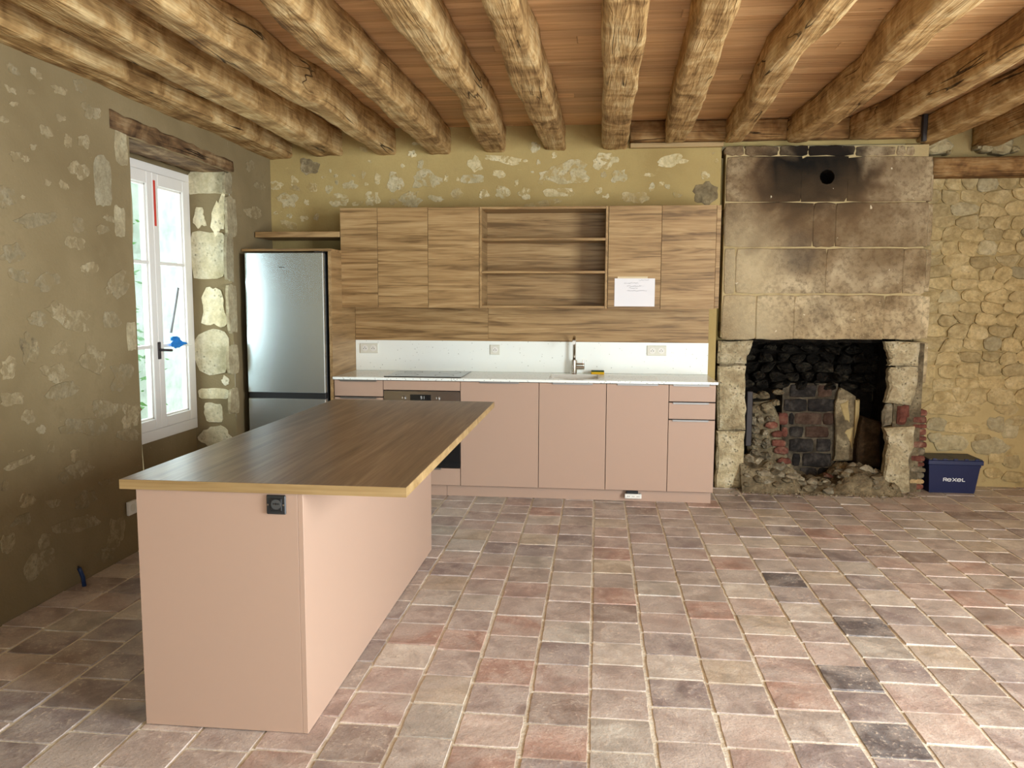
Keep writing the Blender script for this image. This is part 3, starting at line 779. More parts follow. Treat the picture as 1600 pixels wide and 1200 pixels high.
for k in range(24):
    y = 4.37+k*(5.90-4.37)/23; secs.append((y, -3.06, XL+.012, 2.463+.004*math.sin(k*1.7), 2.585-.02*(k/23)-.012*abs(math.sin(k*.9))))
tag(hewn(secs, 22, .008, 77).build('window_lintel', MT['lintel'], None, True), 'dark weathered timber lintel over the window', 'lintel')

# ------------------------------------------------------------------ fireplace
fp = thing('stone_fireplace', 'tall sooty ashlar chimney breast with a broken brick hearth', 'fireplace', (1.75, 6.8, 0))
BK = back(YC)
def U(px, py): p = at(px, py, 1, YC); return p.x, p.z
ROWS_ = [  # top py, bottom py, px joints (top crop coordinates /4)
 (228.5, 242.5, [1132, 1163, 1217, 1263, 1336, 1401, 1416, 1430]),
 (245, 314.5, [1134, 1253, 1324, 1456]),
 (317, 385.5, [1132, 1270.5, 1305, 1449.5]),
 (388, 458.5, [1131, 1149, 1290, 1411, 1446]),
 (461.5, 531, [1128, 1181, 1240, 1381, 1441])]
rows = [(227, 243.7), (243.7, 315.7), (315.7, 386.8), (386.8, 460), (460, 532)]
rows = [(a[0], a[1], b[2]) for a, b in zip(rows, ROWS_)]
for ri, (ty, by, xs) in enumerate(rows):
    for k in range(len(xs)-1):
        x0, z1 = U(xs[k], ty); x1, z0 = U(xs[k+1], by)
        g = .0048
        if ri == 1 and k == 1:
            hx, hz = U(1292.5, 276.5); N = 40; rr_ = .056
            out = []; inn = []
            for q in range(N):
                a = 2*math.pi*q/N; c, s = math.cos(a), math.sin(a)
                tt = min((x1-g-hx)/c if c > 1e-6 else (x0+g-hx)/c if c < -1e-6 else 9, (z1-g-hz)/s if s > 1e-6 else (z0+g-hz)/s if s < -1e-6 else 9)
                out.append((hx+c*tt, hz+s*tt)); ra = rr_*(1+.10*mn.noise(Vector((c*2, s*2, 4)))); inn.append((hx+c*ra, hz+s*ra))
            v = [BK(*p, .0) for p in out]+[BK(*p, 0) for p in inn]+[BK(*p, -.18) for p in inn]+[BK(*p, -.18) for p in out]; f = []
            for q in range(N):
                j = (q+1) % N; f += [(q, j, N+j, N+q), (N+q, N+j, 2*N+j, 2*N+q), (2*N+q, 2*N+j, 3*N+j, 3*N+q), (3*N+q, 3*N+j, j, q)]
            hb = MB().add(v, f).build('stone_block', MT['ashlar'], fp)
            box('flue_lining', MT['soot_lining'], fp, hx-.09, hx+.09, YC+.181, YC+.20, hz-.09, hz+.09, 0)
            tb = MB().tube([(hx, YC+.175, hz), (hx, YC+.02, hz)], [.064, .064], 24, False).build('flue_sleeve', MT['soot_lining'], fp, True)
            continue
        jj = .004 if ri else .006
        block(rect_poly(x0+g, x1-g, z0+g, z1-g, 5, jj, .006), BK, R.uniform(-.002, .004), .18, .007).build('stone_block', MT['ashlar'], fp)
# mortar core behind the blocks
x0, zt = U(1133, 229); x1, zl = U(1440, 531)
core = MB().box(x0+.012, 2.50, YC+.008, YC+.17, zl+.006, zt-.006)
# keep the core clear of the flue hole: two pieces either side and above/below
core = MB()
hx, hz = U(1292.5, 276.5)
for b in ((x0+.012, hx-.075, zl+.006, zt-.006), (hx+.075, 2.50, zl+.006, zt-.006), (hx-.075, hx+.075, zl+.006, hz-.08), (hx-.075, hx+.075, hz+.08, zt-.006)):
    core.box(b[0], b[1], YC+.007, YC+.17, b[2], b[3])
core.build('mortar_joints', MT['joint'], fp)
# set-back return strip on the right of the breast
for (ty, by) in ((271, 314), (318, 385), (389, 457), (462, 530), (534, 600)):
    p = at(1440, by, 1, YC+.03); q = at(1459-(ty-271)*.033, ty, 1, YC+.09)
    block(rect_poly(2.49, q.x, p.z+.004, q.z-.004, 3, .003, .004), back(YC+.075), 0, .22, .006).build('return_block', MT['ashlar'], fp)
# piers of the opening
def pier(pts, d, mat, back_d=.07, cham=.018, name='pier_stone'):
    poly = []
    for a in range(len(pts)):
        p, q = pts[a], pts[(a+1) % len(pts)]
        for i in range(3):
            f = i/3; x = p[0]+(q[0]-p[0])*f; y = p[1]+(q[1]-p[1])*f
            poly.append(U(1100+(x+R.uniform(-5, 5))/3.75, 480+(y+R.uniform(-5, 5))/3.75))
    n = len(poly); cx = sum(p[0] for p in poly)/n; cy = sum(p[1] for p in poly)/n
    mb = block(poly, BK, d, back_d, cham); return mb.build(name, mat, fp)
pier([(85, 200), (288, 200), (282, 235), (250, 290), (248, 330), (85, 330)], .006, MT['ashlar_rough'])
pier([(82, 345), (246, 345), (242, 500), (246, 600), (240, 716), (80, 716)], .012, MT['ashlar_rough'])
pier([(76, 726), (238, 726), (232, 880), (228, 1062), (64, 1062), (70, 880)], .012, MT['ashlar_rough'])
pier([(1058, 202), (1268, 205), (1262, 342), (1088, 342), (1092, 300), (1075, 250)], .004, MT['ashlar_rough'])
pier([(1094, 350), (1258, 350), (1250, 480), (1215, 575), (1068, 560), (1090, 470), (1082, 400)], .006, MT['ashlar_rough'])
pier([(1080, 575), (1140, 570), (1130, 690), (1060, 710), (1052, 640)], -.04, MT['debris'])
pier([(1145, 580), (1212, 572), (1208, 640), (1180, 690), (1135, 685)], -.004, MT['brick_red'])
pier([(1060, 715), (1130, 698), (1235, 700), (1225, 820), (1195, 905), (1210, 1085), (1080, 1090), (1045, 1030), (1060, 900), (1075, 800)], .018, MT['ashlar_rough'])
# mortar behind the piers
pb = MB()
a, b = U(1124, 535), U(1163, 762); box('pier_core', MT['old_mortar'], fp, a[0]+.01, b[0]-.025, YC+.02, YC+.3, 0, 1.195, 0)
a, b = U(1388, 535), U(1440, 768); box('pier_core', MT['old_mortar'], fp, a[0]+.075, 2.56, YC+.03, YC+.3, 0, 1.195, 0)
# stepped bricks on the outer right corner
z = .02; rb = random.Random(9)
while z < .64:
    h = rb.uniform(.040, .058); x1 = 2.616+rb.uniform(-.006, .006)
    block(rect_poly(2.50, x1, z, z+h-.004, 2, .003, .005), back(YC+.03), rb.uniform(-.006, .006), .2, .006).build('brick', MT[rb.choice(['brick_red', 'brick_tan', 'brick_tan', 'debris'])] if z < .36 else MT[rb.choice(['brick_red', 'brick_red', 'brick_tan'])], fp)
    z += h
bk = MB().box(2.50, 2.60, YC+.045, YC+.28, 0, .64).build('corner_mortar', MT['old_mortar'], fp)
# firebox lining
FY = 7.10
lin = MB(); X0, X1 = 1.18, 2.345
grid(back(FY), X0, X1, -.02, 1.55, .06, .02, lin, 5)
grid(lambda u, v, w: (X0+w, u, v), YC+.055, FY, -.02, 1.55, .06, .015, lin, 5)
grid(lambda u, v, w: (X1-w, u, v), YC+.055, FY, -.02, 1.55, .06, .015, lin, 5)
lin.add([(X0, YC+.1, 1.55), (X1, YC+.1, 1.55), (X1, FY, 1.55), (X0, FY, 1.55)], [(0, 1, 2, 3)])
lin.add([(X0, YC+.165, 1.19), (X1, YC+.165, 1.19), (X1, YC+.165, 1.56), (X0, YC+.165, 1.56)], [(0, 1, 2, 3)])
lin.build('firebox_lining', MT['soot_lining'], fp, True)
FB = back(7.00)
def V(cx, cy, y=7.0): p = at(1100+cx/3.75, 480+cy/3.75, 1, y); return p.x, p.z
# sooty rough stones across the top of the back
rs = random.Random(21)
a = V(250, 175); b = V(1060, 470); sd = []
z = b[1]-.02
while z < a[1]+.14:
    h = rs.uniform(.05, .085); x = a[0]-.05+rs.uniform(-.05, 0)
    while x < b[0]+.1:
        w = rs.uniform(.09, .2); sd.append((x+w/2, z+h/2+rs.uniform(-.012, .012))); x += w
    z += h
for c in voronoi([(p*.6, q) for p, q in sd], (a[0]-.05)*.6, (b[0]+.06)*.6, b[1]-.03, a[1]+.16, .012):
    c = chaikin([(p/.6+rs.uniform(-.028, .028), q+rs.uniform(-.016, .016)) for p, q in c], 1)
    piece(c, back(7.03), rs.uniform(.02, .07), .35, .2, .05, .5).build('soot_stone', MT['soot'], fp)
# bricks of the central back
BRK = [(500, 655, 455, 525, 'k'), (665, 750, 455, 525, 'n'), (465, 600, 540, 608, 'k'), (605, 765, 540, 608, 'k'), (435, 490, 620, 685, 'r'), (497, 525, 620, 685, 'k'), (530, 690, 620, 685, 'n'), (696, 760, 620, 685, 'n'),
       (455, 490, 700, 760, 'r'), (497, 580, 700, 760, 'k'), (590, 728, 700, 760, 'n'), (497, 636, 772, 842, 'k'), (656, 738, 772, 842, 'k'), (515, 562, 856, 930, 'k'), (575, 742, 856, 930, 'k'), (555, 660, 940, 1002, 'k'), (668, 748, 940, 1002, 'k')]
for (x0, x1, y0, y1, k) in BRK:
    p = V(x0, y1); q = V(x1, y0)
    block(rect_poly(p[0]-.004, q[0]+.004, p[1]-.002, q[1]+.002, 3, .004, .006), back(6.985), R.uniform(-.004, .006), .09, .008).build('brick', MT[{'k': 'brick_black', 'n': 'brick_brown', 'r': 'brick_red'}[k]], fp)
p = V(440, 1010, 7.0); q = V(770, 448, 7.0)
box('brick_mortar', MT['soot_mortar'], fp, p[0], q[0]+.02, 6.993, 7.09, p[1], q[1], 0)
# yellowed plaster cheek right of the bricks, its upright edge and the dark recess
def pane_piece(pts, y, d, bd, mat, name, cham=.01):
    poly = []
    for a in range(len(pts)):
        p, q = pts[a], pts[(a+1) % len(pts)]
        for i in range(3): poly.append(V(p[0]+(q[0]-p[0])*i/3+R.uniform(-5, 5), p[1]+(q[1]-p[1])*i/3+R.uniform(-5, 5), y))
    return block(poly, back(y), d, bd, cham).build(name, mat, fp)
pane_piece([(765, 560), (800, 470), (890, 520), (888, 900), (760, 905), (775, 800)], 6.95, 0, .12, MT['old_mortar'], 'plaster_cheek')
pane_piece([(800, 560), (850, 545), (860, 680), (820, 660)], 6.945, 0, .02, MT['mortar'], 'plaster_flake')
pane_piece([(820, 730), (875, 700), (870, 840), (850, 780)], 6.945, 0, .02, MT['mortar'], 'plaster_flake')
pane_piece([(886, 545), (916, 545), (904, 905), (880, 905)], 6.93, 0, .15, MT['mortar'], 'plaster_edge')
pane_piece([(925, 640), (1050, 680), (1060, 940), (890, 940), (895, 780)], 6.85, 0, .2, MT['soot_brown'], 'hearth_slab')
# left cheek: rough stones and red bricks stepping down
pane_piece([(290, 560), (400, 550), (440, 640), (460, 780), (500, 900), (560, 1000), (250, 1000), (260, 800), (280, 680)], 6.93, 0, .15, MT['old_mortar'], 'rubble_cheek', .03)
for (x0, x1, y0, y1) in [(358, 436, 674, 712), (398, 462, 726, 764), (398, 482, 780, 818), (412, 500, 822, 862), (432, 512, 886, 920)]:
    p = V(x0, y1, 6.9); q = V(x1, y0, 6.9)
    block(rect_poly(p[0], q[0], p[1], q[1], 3, .005, .008), back(6.90), R.uniform(0, .012), .08, .008).build('brick', MT['brick_red'], fp)
for (cx, cy, w, h) in [(300, 600, 70, 60), (370, 590, 90, 80), (390, 655, 70, 40), (300, 720, 60, 60), (355, 735, 50, 44), (310, 790, 60, 50), (365, 800, 60, 66), (300, 860, 70, 60), (360, 870, 70, 50), (290, 665, 40, 60), (330, 660, 50, 50), (420, 560, 60, 50), (440, 500, 70, 40), (350, 520, 90, 50), (290, 520, 60, 40)]:
    c = V(cx, cy, 6.9); s = .00122
    piece(blob_poly(c[0], c[1], w*s, h*s, 12, .25, .3), back(6.92), R.uniform(.02, .05), .3, .25, .05, .4).build('cheek_stone', MT['debris'] if cy > 640 else MT['old_mortar'], fp)
box('iron_upright', MT['iron'], fp, V(250, 600, 6.75)[0], V(285, 600, 6.75)[0], 6.75, 6.80, .32, .78, .006)

# rubble heap in the hearth
def heap(x):
    return float(np.interp(x, [1.17, 1.25, 1.42, 1.60, 1.66, 1.90, 1.98, 2.12, 2.25, 2.35], [.22, .24, .20, .13, .055, .055, .13, .19, .15, .10]))
hm = MB(); nu, nv = 50, 22; v = []; f = []
for i in range(nu+1):
    for j in range(nv+1):
        x = 1.165+(2.40-1.165)*i/nu; q = j/nv; y = 6.40+q*.62
        e = min(1, max(0, q/.34)); z = heap(x)*(e*e*(3-2*e))*(1-.2*q)+.05*max(0, e)*mn.fractal(Vector((x*9, y*9, 2)), .8, 2, 4)
        if q < .02: z = -.01
        v.append((x, y, max(z, -.006) if q > .05 else -.006))
for i in range(nu):
    for j in range(nv): a = i*(nv+1)+j; f.append((a, a+nv+1, a+nv+2, a+1))
hm.add(v, f).build('mortar_heap', MT['old_mortar'], fp, True)
def lump(c, s, seed, sub=1):
    bm = bmesh.new(); bmesh.ops.create_icosphere(bm, subdivisions=sub, radius=1)
    for q in bm.verts:
        k = 1+.6*mn.noise(q.co*1.6+Vector((seed, 0, 0)))+.22*mn.noise(q.co*9+Vector((seed, 5, 0)))
        q.co = Vector((c[0]+q.co.x*k*s[0], c[1]+q.co.y*k*s[1], c[2]+q.co.z*k*s[2]))
    bm.verts.index_update(); r = ([q.co[:] for q in bm.verts], [[w.index for w in g.verts] for g in bm.faces]); bm.free(); return r
rl = random.Random(31)
for k in range(95):
    x = rl.uniform(1.2, 2.36); y = rl.uniform(6.47, 6.86)
    if 1.60 < x < 1.93 and y > 6.7: continue
    e = min(1, max(0, (y-6.40)/.21)); z = heap(x)*e*e*(3-2*e)*.9
    s = rl.uniform(.018, .048); mt = rl.choice(['debris', 'debris', 'old_mortar', 'debris', 'old_mortar'] + (['brick_red'] if 1.9 < x < 2.1 else []))
    mb = MB(); mb.add(*lump((x, y, z+s*.25), (s*rl.uniform(.9, 1.6), s, s*rl.uniform(.6, .9)), k*3.1)); mb.build('rubble_lump', MT[mt], fp)
cr = MB()
for k in range(420):
    x = rl.gauss(1.8, .42); y = rl.gauss(6.46, .05)
    if not (1.0 < x < 2.6) or y > 6.55: continue
    s = rl.uniform(.003, .010); cr.add(*lump((x, y, s*.4), (s*1.3, s, s*.7), k, 1))
o = cr.build('crumbs', MT['debris'], fp); o['kind'] = 'stuff'

# ------------------------------------------------------------------ kitchen run
KX = [-2.025, -1.637, -1.035, -.434, .072, .533, .875]
KY = 6.0
def handle(parent, x0, x1, z, y=KY):
    mb = MB().box(x0, x1, y-.010, y+.012, z-.003, z, .0008); mb.box(x0, x1, y-.010, y-.008, z-.014, z, .0005)
    return mb.build('edge_handle', MT['handle'], parent)
def carcass(parent, x0, x1, z0=.0895, z1=.895):
    return box('carcass', MT['dark_gap'], parent, x0+.002, x1-.002, KY+.022, 6.575, z0, z1, 0)
def front(name, parent, x0, x1, z0, z1, y=KY, mat='pink'):
    return box(name, MT[mat], parent, x0+.0022, x1-.0022, y, y+.019, z0+.0018, z1-.0018, .001)
def drawers(x0, x1, label):
    t = thing('base_cabinet', label, 'cabinet', ((x0+x1)/2, 6.3, 0), 'pink base cabinets'); carcass(t, x0, x1)
    for z0, z1 in ((.776, .903), (.645, .770), (.094, .640)):
        d = front('drawer', t, x0, x1, z0, z1); handle(d, x0+.03 if x0 > 0 else x0+.05, x1-.05, z1+.003)
    return t
drawers(KX[0], KX[1], 'pink drawer unit between the fridge and the oven')
drawers(KX[5], KX[6], 'pink three-drawer unit at the end beside the fireplace')
def door(x0, x1, label):
    t = thing('base_cabinet', label, 'cabinet', ((x0+x1)/2, 6.3, 0), 'pink base cabinets'); carcass(t, x0, x1, .0895, .74 if 'sink' in label and 'below' in label else .895)
    d = front('door', t, x0, x1, .094, .903); c = (x0+x1)/2; handle(d, c-.15, c+.15, .9065)
door(KX[2], KX[3], 'wide pink door unit just right of the oven')
door(KX[3], KX[4], 'pink door unit below the sink')
door(KX[4], KX[5], 'pink door unit between the sink and the end drawers')
t = thing('oven_cabinet', 'pink housing unit holding the built-in oven below the hob', 'cabinet', (-1.335, 6.3, 0)); x0, x1 = KX[1], KX[2]
carcass(t, x0, x1, .09, .225); box('side_panel', MT['pink'], t, x0+.002, x0+.012, KY+.02, 6.57, .225, .82, 0); box('side_panel', MT['pink'], t, x1-.012, x1-.002, KY+.02, 6.57, .225, .82, 0)
front('top_rail', t, x0, x1, .829, .903)
d = front('drawer', t, x0, x1, .094, .229); handle(d, x0+.2, x1-.15, .232)
ov = thing('built_in_oven', 'built-in oven with black glass door and round steel knobs', 'oven', (-1.335, 6.3, .23))
a, b = x0+.014, x1-.008
box('oven_body', MT['black'], ov, x0+.016, x1-.016, KY+.022, 6.5, .235, .822, 0)
box('control_panel', MT['steel'], ov, x0+.004, x1-.004, KY-.002, KY+.018, .712, .824, .002)
ds = box('display', MT['black_glass'], ov, -1.424, -1.262, KY-.004, KY+.002, .728, .798, .001)
gly = MB()
def seg(cx, cz, s, on):
    w = .0022; h = s/2
    S = {'a': (cx-h/2, cx+h/2, cz+s/2-w, cz+s/2), 'g': (cx-h/2, cx+h/2, cz-w/2, cz+w/2), 'd': (cx-h/2, cx+h/2, cz-s/2, cz-s/2+w), 'f': (cx-h/2, cx-h/2+w, cz, cz+s/2), 'b': (cx+h/2-w, cx+h/2, cz, cz+s/2),
         'e': (cx-h/2, cx-h/2+w, cz-s/2, cz), 'c': (cx+h/2-w, cx+h/2, cz-s/2, cz)}
    for k in on: q = S[k]; gly.box(q[0], q[1], KY-.0048, KY-.0042, q[2], q[3])
seg(-1.337, .775, .022, 'abcdfg'); seg(-1.320, .775, .022, 'bc')
gly.build('digits', MT['label_white'], ds)
for kx in (-1.479, -1.214):
    k_ = MB().tube([(kx, KY-.002, .765), (kx, KY-.026, .765)], [.021, .019], 24).build('knob', MT['steel'], ov)
    box('knob_mark', MT['white_plastic'], k_, kx-.0015, kx+.0015, KY-.0275, KY-.026, .768, .782, 0)
box('glass_door', MT['black_glass'], ov, x0+.004, x1-.004, KY-.002, KY+.018, .234, .708, .002)
MB().tube([(x0+.07, KY-.04, .67), (x1-.07, KY-.04, .67)], .009).build('door_handle', MT['steel'], ov, True)
hs = MB(); hs.tube([(x0+.1, KY-.04, .67), (x0+.1, KY, .67)], .006); hs.tube([(x1-.1, KY-.04, .67), (x1-.1, KY, .67)], .006); hs.build('handle_posts', MT['steel'], ov)
t = thing('plinth', 'pink recessed plinth board along the foot of the cabinets', 'plinth', (-.58, 6.06, 0))
box('plinth_board', MT['pink'], t, -2.02, -1.152, 6.055, 6.072, .001, .0888, .001)
box('plinth_board', MT['pink'], t, -1.150, .866, 6.055, 6.072, .001, .0888, .001)
box('plinth_end', MT['pink'], t, .848, .866, 6.0722, 6.55, .001, .0888, .001)
t = thing('power_strip', 'small white socket block with black clip hanging at the plinth', 'socket', (.29, 6.04, .02))
box('socket_block', MT['white_plastic'], t, .222, .348, 6.006, 6.05, .030, .066, .004)
box('clip', MT['black'], t, .236, .322, 6.012, 6.05, .0662, .089, .002)
hl = MB()
for k in range(3):
    for q in (-.006, .006): hl.tube([(.25+.036*k+q, 6.007, .048), (.25+.036*k+q, 6.005, .048)], .003, 8)
hl.build('socket_holes', MT['iron'], t)

# worktop with sink cut-out and draining grooves
WZ, WX0, WX1, WYa, WYb = .927, -2.028, .886, 5.978, 6.588
SX0, SX1, SY0, SY1 = -.37, .02, 6.09, 6.47
wt = thing('worktop', 'thin white speckled composite worktop along the kitchen run', 'worktop', (-.58, 6.28, .90))
w = MB(); GX1 = .46
for b in ((WX0, SX0, WYa, WYb), (SX0, SX1, WYa, SY0), (SX0, SX1, SY1, WYb), (SX1, SX1+.04, WYa, WYb)): w.box(b[0], b[1], b[2], b[3], WZ-.019, WZ)
w.build('slab', MT['composite'], wt); MB().box(GX1, WX1, WYa, WYb, WZ-.019, WZ).build('slab_end', MT['composite'], wt)
prof = [(WYa, WZ)]
for k in range(6):
    y = 6.10+k*.06; prof += [(y, WZ), (y+.006, WZ-.005), (y+.014, WZ-.005), (y+.02, WZ)]
prof += [(WYb, WZ), (WYb, WZ-.019), (WYa, WZ-.019)]; n = len(prof)
MB().add([(SX1+.04, y, z) for y, z in prof]+[(GX1, y, z) for y, z in prof], [tuple(range(n)), tuple(range(n, 2*n))[::-1]]+[(i, (i+1) % n, n+(i+1) % n, n+i) for i in range(n)]).build('drainboard', MT['composite'], wt)
sk = MB(); q = .012
for b in ((SX0, SX0+q, SY0, SY1, .76, WZ-.001), (SX1-q, SX1, SY0, SY1, .76, WZ-.001), (SX0+q, SX1-q, SY0, SY0+q, .76, WZ-.001), (SX0+q, SX1-q, SY1-q, SY1, .76, WZ-.001), (SX0, SX1, SY0, SY1, .748, .76)): sk.box(*b)
sk = sk.build('sink_basin', MT['white_plastic'], wt)
MB().tube([((SX0+SX1)/2, 6.28, .7605), ((SX0+SX1)/2, 6.28, .764)], .04, 20).build('drain', MT['steel'], sk)
hb = thing('induction_hob', 'flat black glass hob set on the white worktop', 'hob', (-1.336, 6.3, WZ))
g = box('glass_plate', MT['black_glass'], hb, -1.64, -1.036, 6.035, 6.548, WZ+.0004, WZ+.006, .002)
for (cx, cy, r) in ((-1.49, 6.17, .09), (-1.49, 6.41, .075), (-1.19, 6.17, .075), (-1.19, 6.41, .09)):
    v = []; f = []
    for k in range(36):
        a = 2*math.pi*k/36
        for rr_ in (r, r-.003): v.append((cx+rr_*math.cos(a), cy+rr_*math.sin(a), WZ+.0063))
    MB().add(v, [(2*k, 2*((k+1) % 36), 2*((k+1) % 36)+1, 2*k+1) for k in range(36)]).build('zone_ring', MT['iron'], g)
fa = thing('kitchen_tap', 'tall brushed nickel tap behind the sink', 'tap', (-.186, 6.515, WZ)); tx, ty = -.186, 6.515
MB().tube([(tx, ty, WZ), (tx, ty, WZ+.005), (tx, ty, 1.038), (tx, ty, 1.042)], [.026, .0225, .0225, .017], 20).build('body', MT['chrome'], fa)
MB().tube([(tx, ty, 1.04), (tx, ty, 1.19), (tx, ty-.006, 1.212), (tx, ty-.022, 1.226), (tx, ty-.05, 1.228), (tx, ty-.17, 1.196)], .0125, 16).build('spout', MT['chrome'], fa, True)
MB().tube([(tx, ty-.17, 1.196), (tx, ty-.196, 1.189)], [.0145, .0145], 16).build('spray_head', MT['white_plastic'], fa)
MB().tube([(tx+.018, ty-.003, .978), (tx+.083, ty-.003, .978)], .0155, 18).build('side_valve', MT['chrome'], fa)
lv = MB().tube([(tx+.02, ty-.004, 1.008), (tx+.083, ty-.004, 1.008)], .0075, 12); lv.tube([(tx+.074, ty-.004, .99), (tx+.074, ty-.004, 1.04)], .0055, 12); lv.build('lever', MT['chrome'], fa)
sp = thing('dish_sponge', 'yellow sponge with dark green scouring side beside the tap', 'sponge', (.0, 6.5, WZ))
box('foam', MT['yellow'], sp, -.048, .058, 6.485, 6.55, WZ+.0005, WZ+.020, .004); box('scourer', MT['green'], sp, -.047, .057, 6.486, 6.549, WZ+.0202, WZ+.029, .003)

# splashback
t = tag(box('backsplash', MT['composite'], None, -2.029, .889, 6.589, YB-.002, WZ+.0005, 1.1825, .001), 'white speckled upstand behind the worktop', 'backsplash')
t = thing('wood_splashback', 'oak panel strip under the wall cabinets', 'panel', (-.57, 6.6, 1.183))
box('panel', MT['oak'], t, -2.029, -.902, 6.592, YB-.002, 1.183, 1.4582, .001); box('panel', MT['oak'], t, -.9005, .887, 6.592, YB-.002, 1.183, 1.4582, .001)
def socket(label, px, py, n):
    c = at(px, py, 1, 6.588); wd_ = .155 if n == 2 else .082; t = thing('wall_socket', label, 'socket', (c.x, 6.588, c.z), 'sockets on the white backsplash')
    box('cover_plate', MT['ivory'], t, c.x-wd_/2, c.x+wd_/2, 6.578, 6.5885, c.z-.041, c.z+.041, .003)
    for k in range(n):
        cx = c.x+(k-(n-1)/2)*.071
        v = MB(); v.tube([(cx, 6.578, c.z), (cx, 6.5755, c.z)], [.026, .025], 24); s = v.build('socket_well', MT['white_plastic'], t)
        h = MB()
        for q in (-.0095, .0095): h.tube([(cx+q, 6.576, c.z-.002), (cx+q, 6.5749, c.z-.002)], .0036, 8)
        h.tube([(cx, 6.576, c.z+.009), (cx, 6.5749, c.z+.009)], .003, 8); h.build('pin_holes', MT['iron'], s)
socket('double white wall socket near the fridge panel', 577, 544, 2)
socket('single white wall socket in the middle of the backsplash', 773.5, 546.5, 1)
socket('double white wall socket right of the tap', 1026, 548, 2)

# wall cabinets
UZ0, UZ1, UY = 1.459, 2.237, 6.25
def wallcab(xs, label):
    t = thing('wall_cabinet', label, 'cabinet', ((xs[0]+xs[-1])/2, 6.4, UZ0), 'oak wall cabinets')
    box('carcass', MT['oak'], t, xs[0]+.001, xs[-1]-.001, UY+.021, YB-.003, UZ0+.002, UZ1-.001, .001)
    for a, b in zip(xs[:-1], xs[1:]): box('door', MT['oak'], t, a+.0015, b-.0015, UY, UY+.019, UZ0, UZ1, .001)
    return t
wallcab([-2.037, -1.736], 'narrow oak wall cabinet beside the fridge')
wallcab([-1.736, -1.332, -.926], 'two-door oak wall cabinet above the hob')
wallcab([.071, .472, .878], 'two-door oak wall cabinet carrying the white note')
tag(box('filler_panel', MT['oak'], None, .880, .912, UY+.012, YB-.004, UZ0+.005, UZ1, .001), 'narrow oak filler strip between cabinet and chimney', 'panel')
t = thing('open_shelf_unit', 'open oak shelf unit between the wall cabinets', 'shelf', (-.43, 6.4, UZ0)); x0, x1 = -.924, .069
for a, b in ((x0, x0+.019), (x1-.019, x1)): box('side', MT['oak_side'], t, a+.0005, b-.0005, UY+.002, YB-.003, UZ0, UZ1, .001)
box('top', MT['oak'], t, x0+.0195, x1-.0195, UY+.002, YB-.003, UZ1-.019, UZ1, .001); box('bottom', MT['oak'], t, x0+.0195, x1-.0195, UY+.002, YB-.003, UZ0, UZ0+.019, .001)
box('back_panel', MT['oak'], t, x0+.0195, x1-.0195, 6.55, 6.56, UZ0+.0195, UZ1-.0195, 0)
for z in (1.738, 1.988): box('shelf_board', MT['oak_edge' if 0 else 'oak'], t, x0+.0195, x1-.0195, UY+.004, 6.5495, z-.0095, z+.0095, .001)
tag(box('floating_shelf', MT['oak'], None, XL+.012, -2.04, UY, YB-.004, 2.012, 2.056, .002), 'thick oak shelf in the corner above the fridge', 'shelf')
nt = thing('paper_note', 'white handwritten sheet taped to the oak cabinet door', 'note', (.28, UY, 1.5))
a = at(960.5, 435, 1, UY-.002); b = at(1022.5, 479, 1, UY-.002)
sh = MB(); nx, nz = 10, 6; v = [(a.x+(b.x-a.x)*i/nx, UY-.003-.004*math.sin(math.pi*j/nz)*abs(i/nx-.5), b.z+(a.z-b.z)*j/nz) for i in range(nx+1) for j in range(nz+1)]
sh.add(v, [(i*(nz+1)+j, (i+1)*(nz+1)+j, (i+1)*(nz+1)+j+1, i*(nz+1)+j+1) for i in range(nx) for j in range(nz)])
o = sh.build('sheet', MT['paper'], nt); md = o.modifiers.new('solid', 'SOLIDIFY'); md.thickness = .0006; md.offset = 1
box('tape', MT['tape'], nt, a.x+.022, b.x-.055, UY-.0022, UY-.0008, a.z-.004, a.z+.014, 0)
ink = MB(); ri = random.Random(2); W_ = b.x-a.x; H_ = a.z-b.z
for (u0, u1, vv) in ((.22, .62, .17), (.31, .72, .27), (.36, .60, .34), (.31, .80, .44), (.60, .85, .06)):
    x = a.x+u0*W_; px_ = None
    while x < a.x+u1*W_:
        z = a.z-vv*H_+ri.uniform(-.0045, .0045)
        if px_ and ri.random() > .1: ink.tube([(px_[0], UY-.0073, px_[1]), (x, UY-.0073, z)], .0006, 4)
        px_ = (x, z); x += ri.uniform(.0025, .0055)
ink.build('handwriting', MT['ink'], nt)

# fridge and its housing
t = thing('fridge_housing', 'tall oak side panel and top framing the fridge', 'panel', (-2.04, 6.3, 0))
box('side_panel', MT['oak_side'], t, -2.056, -2.031, 6.0, YB-.004, .0, 1.886, .001); box('top_panel', MT['oak'], t, XL+.010, -2.031, 6.0, YB-.004, 1.8865, 1.906, .001)
fr = thing('fridge_freezer', 'tall silver fridge freezer with black sides standing in the corner', 'fridge', (-2.38, 6.2, 0)); fx0, fx1 = -2.688, -2.072
box('body', MT['anthracite'], fr, fx0+.004, fx1-.004, 5.995, 6.56, .03, 1.866, .004)
box('fridge_door', MT['fridge'], fr, fx0, fx1, 5.93, 5.987, .803, 1.872, .004)
box('freezer_door', MT['fridge'], fr, fx0, fx1, 5.93, 5.987, .05, .757, .004)
box('grip_recess', MT['black'], fr, fx0+.002, fx1-.002, 5.945, 5.994, .7575, .8025, .002)
box('door_gasket', MT['black'], fr, fx0+.008, fx1-.008, 5.9872, 5.9948, .05, .75, 0); box('door_gasket', MT['black'], fr, fx0+.008, fx1-.008, 5.9872, 5.9948, .805, 1.866, 0)
box('hinge_cover', MT['black'], fr, fx1-.07, fx1-.002, 5.94, 6.02, 1.8725, 1.882, .002)
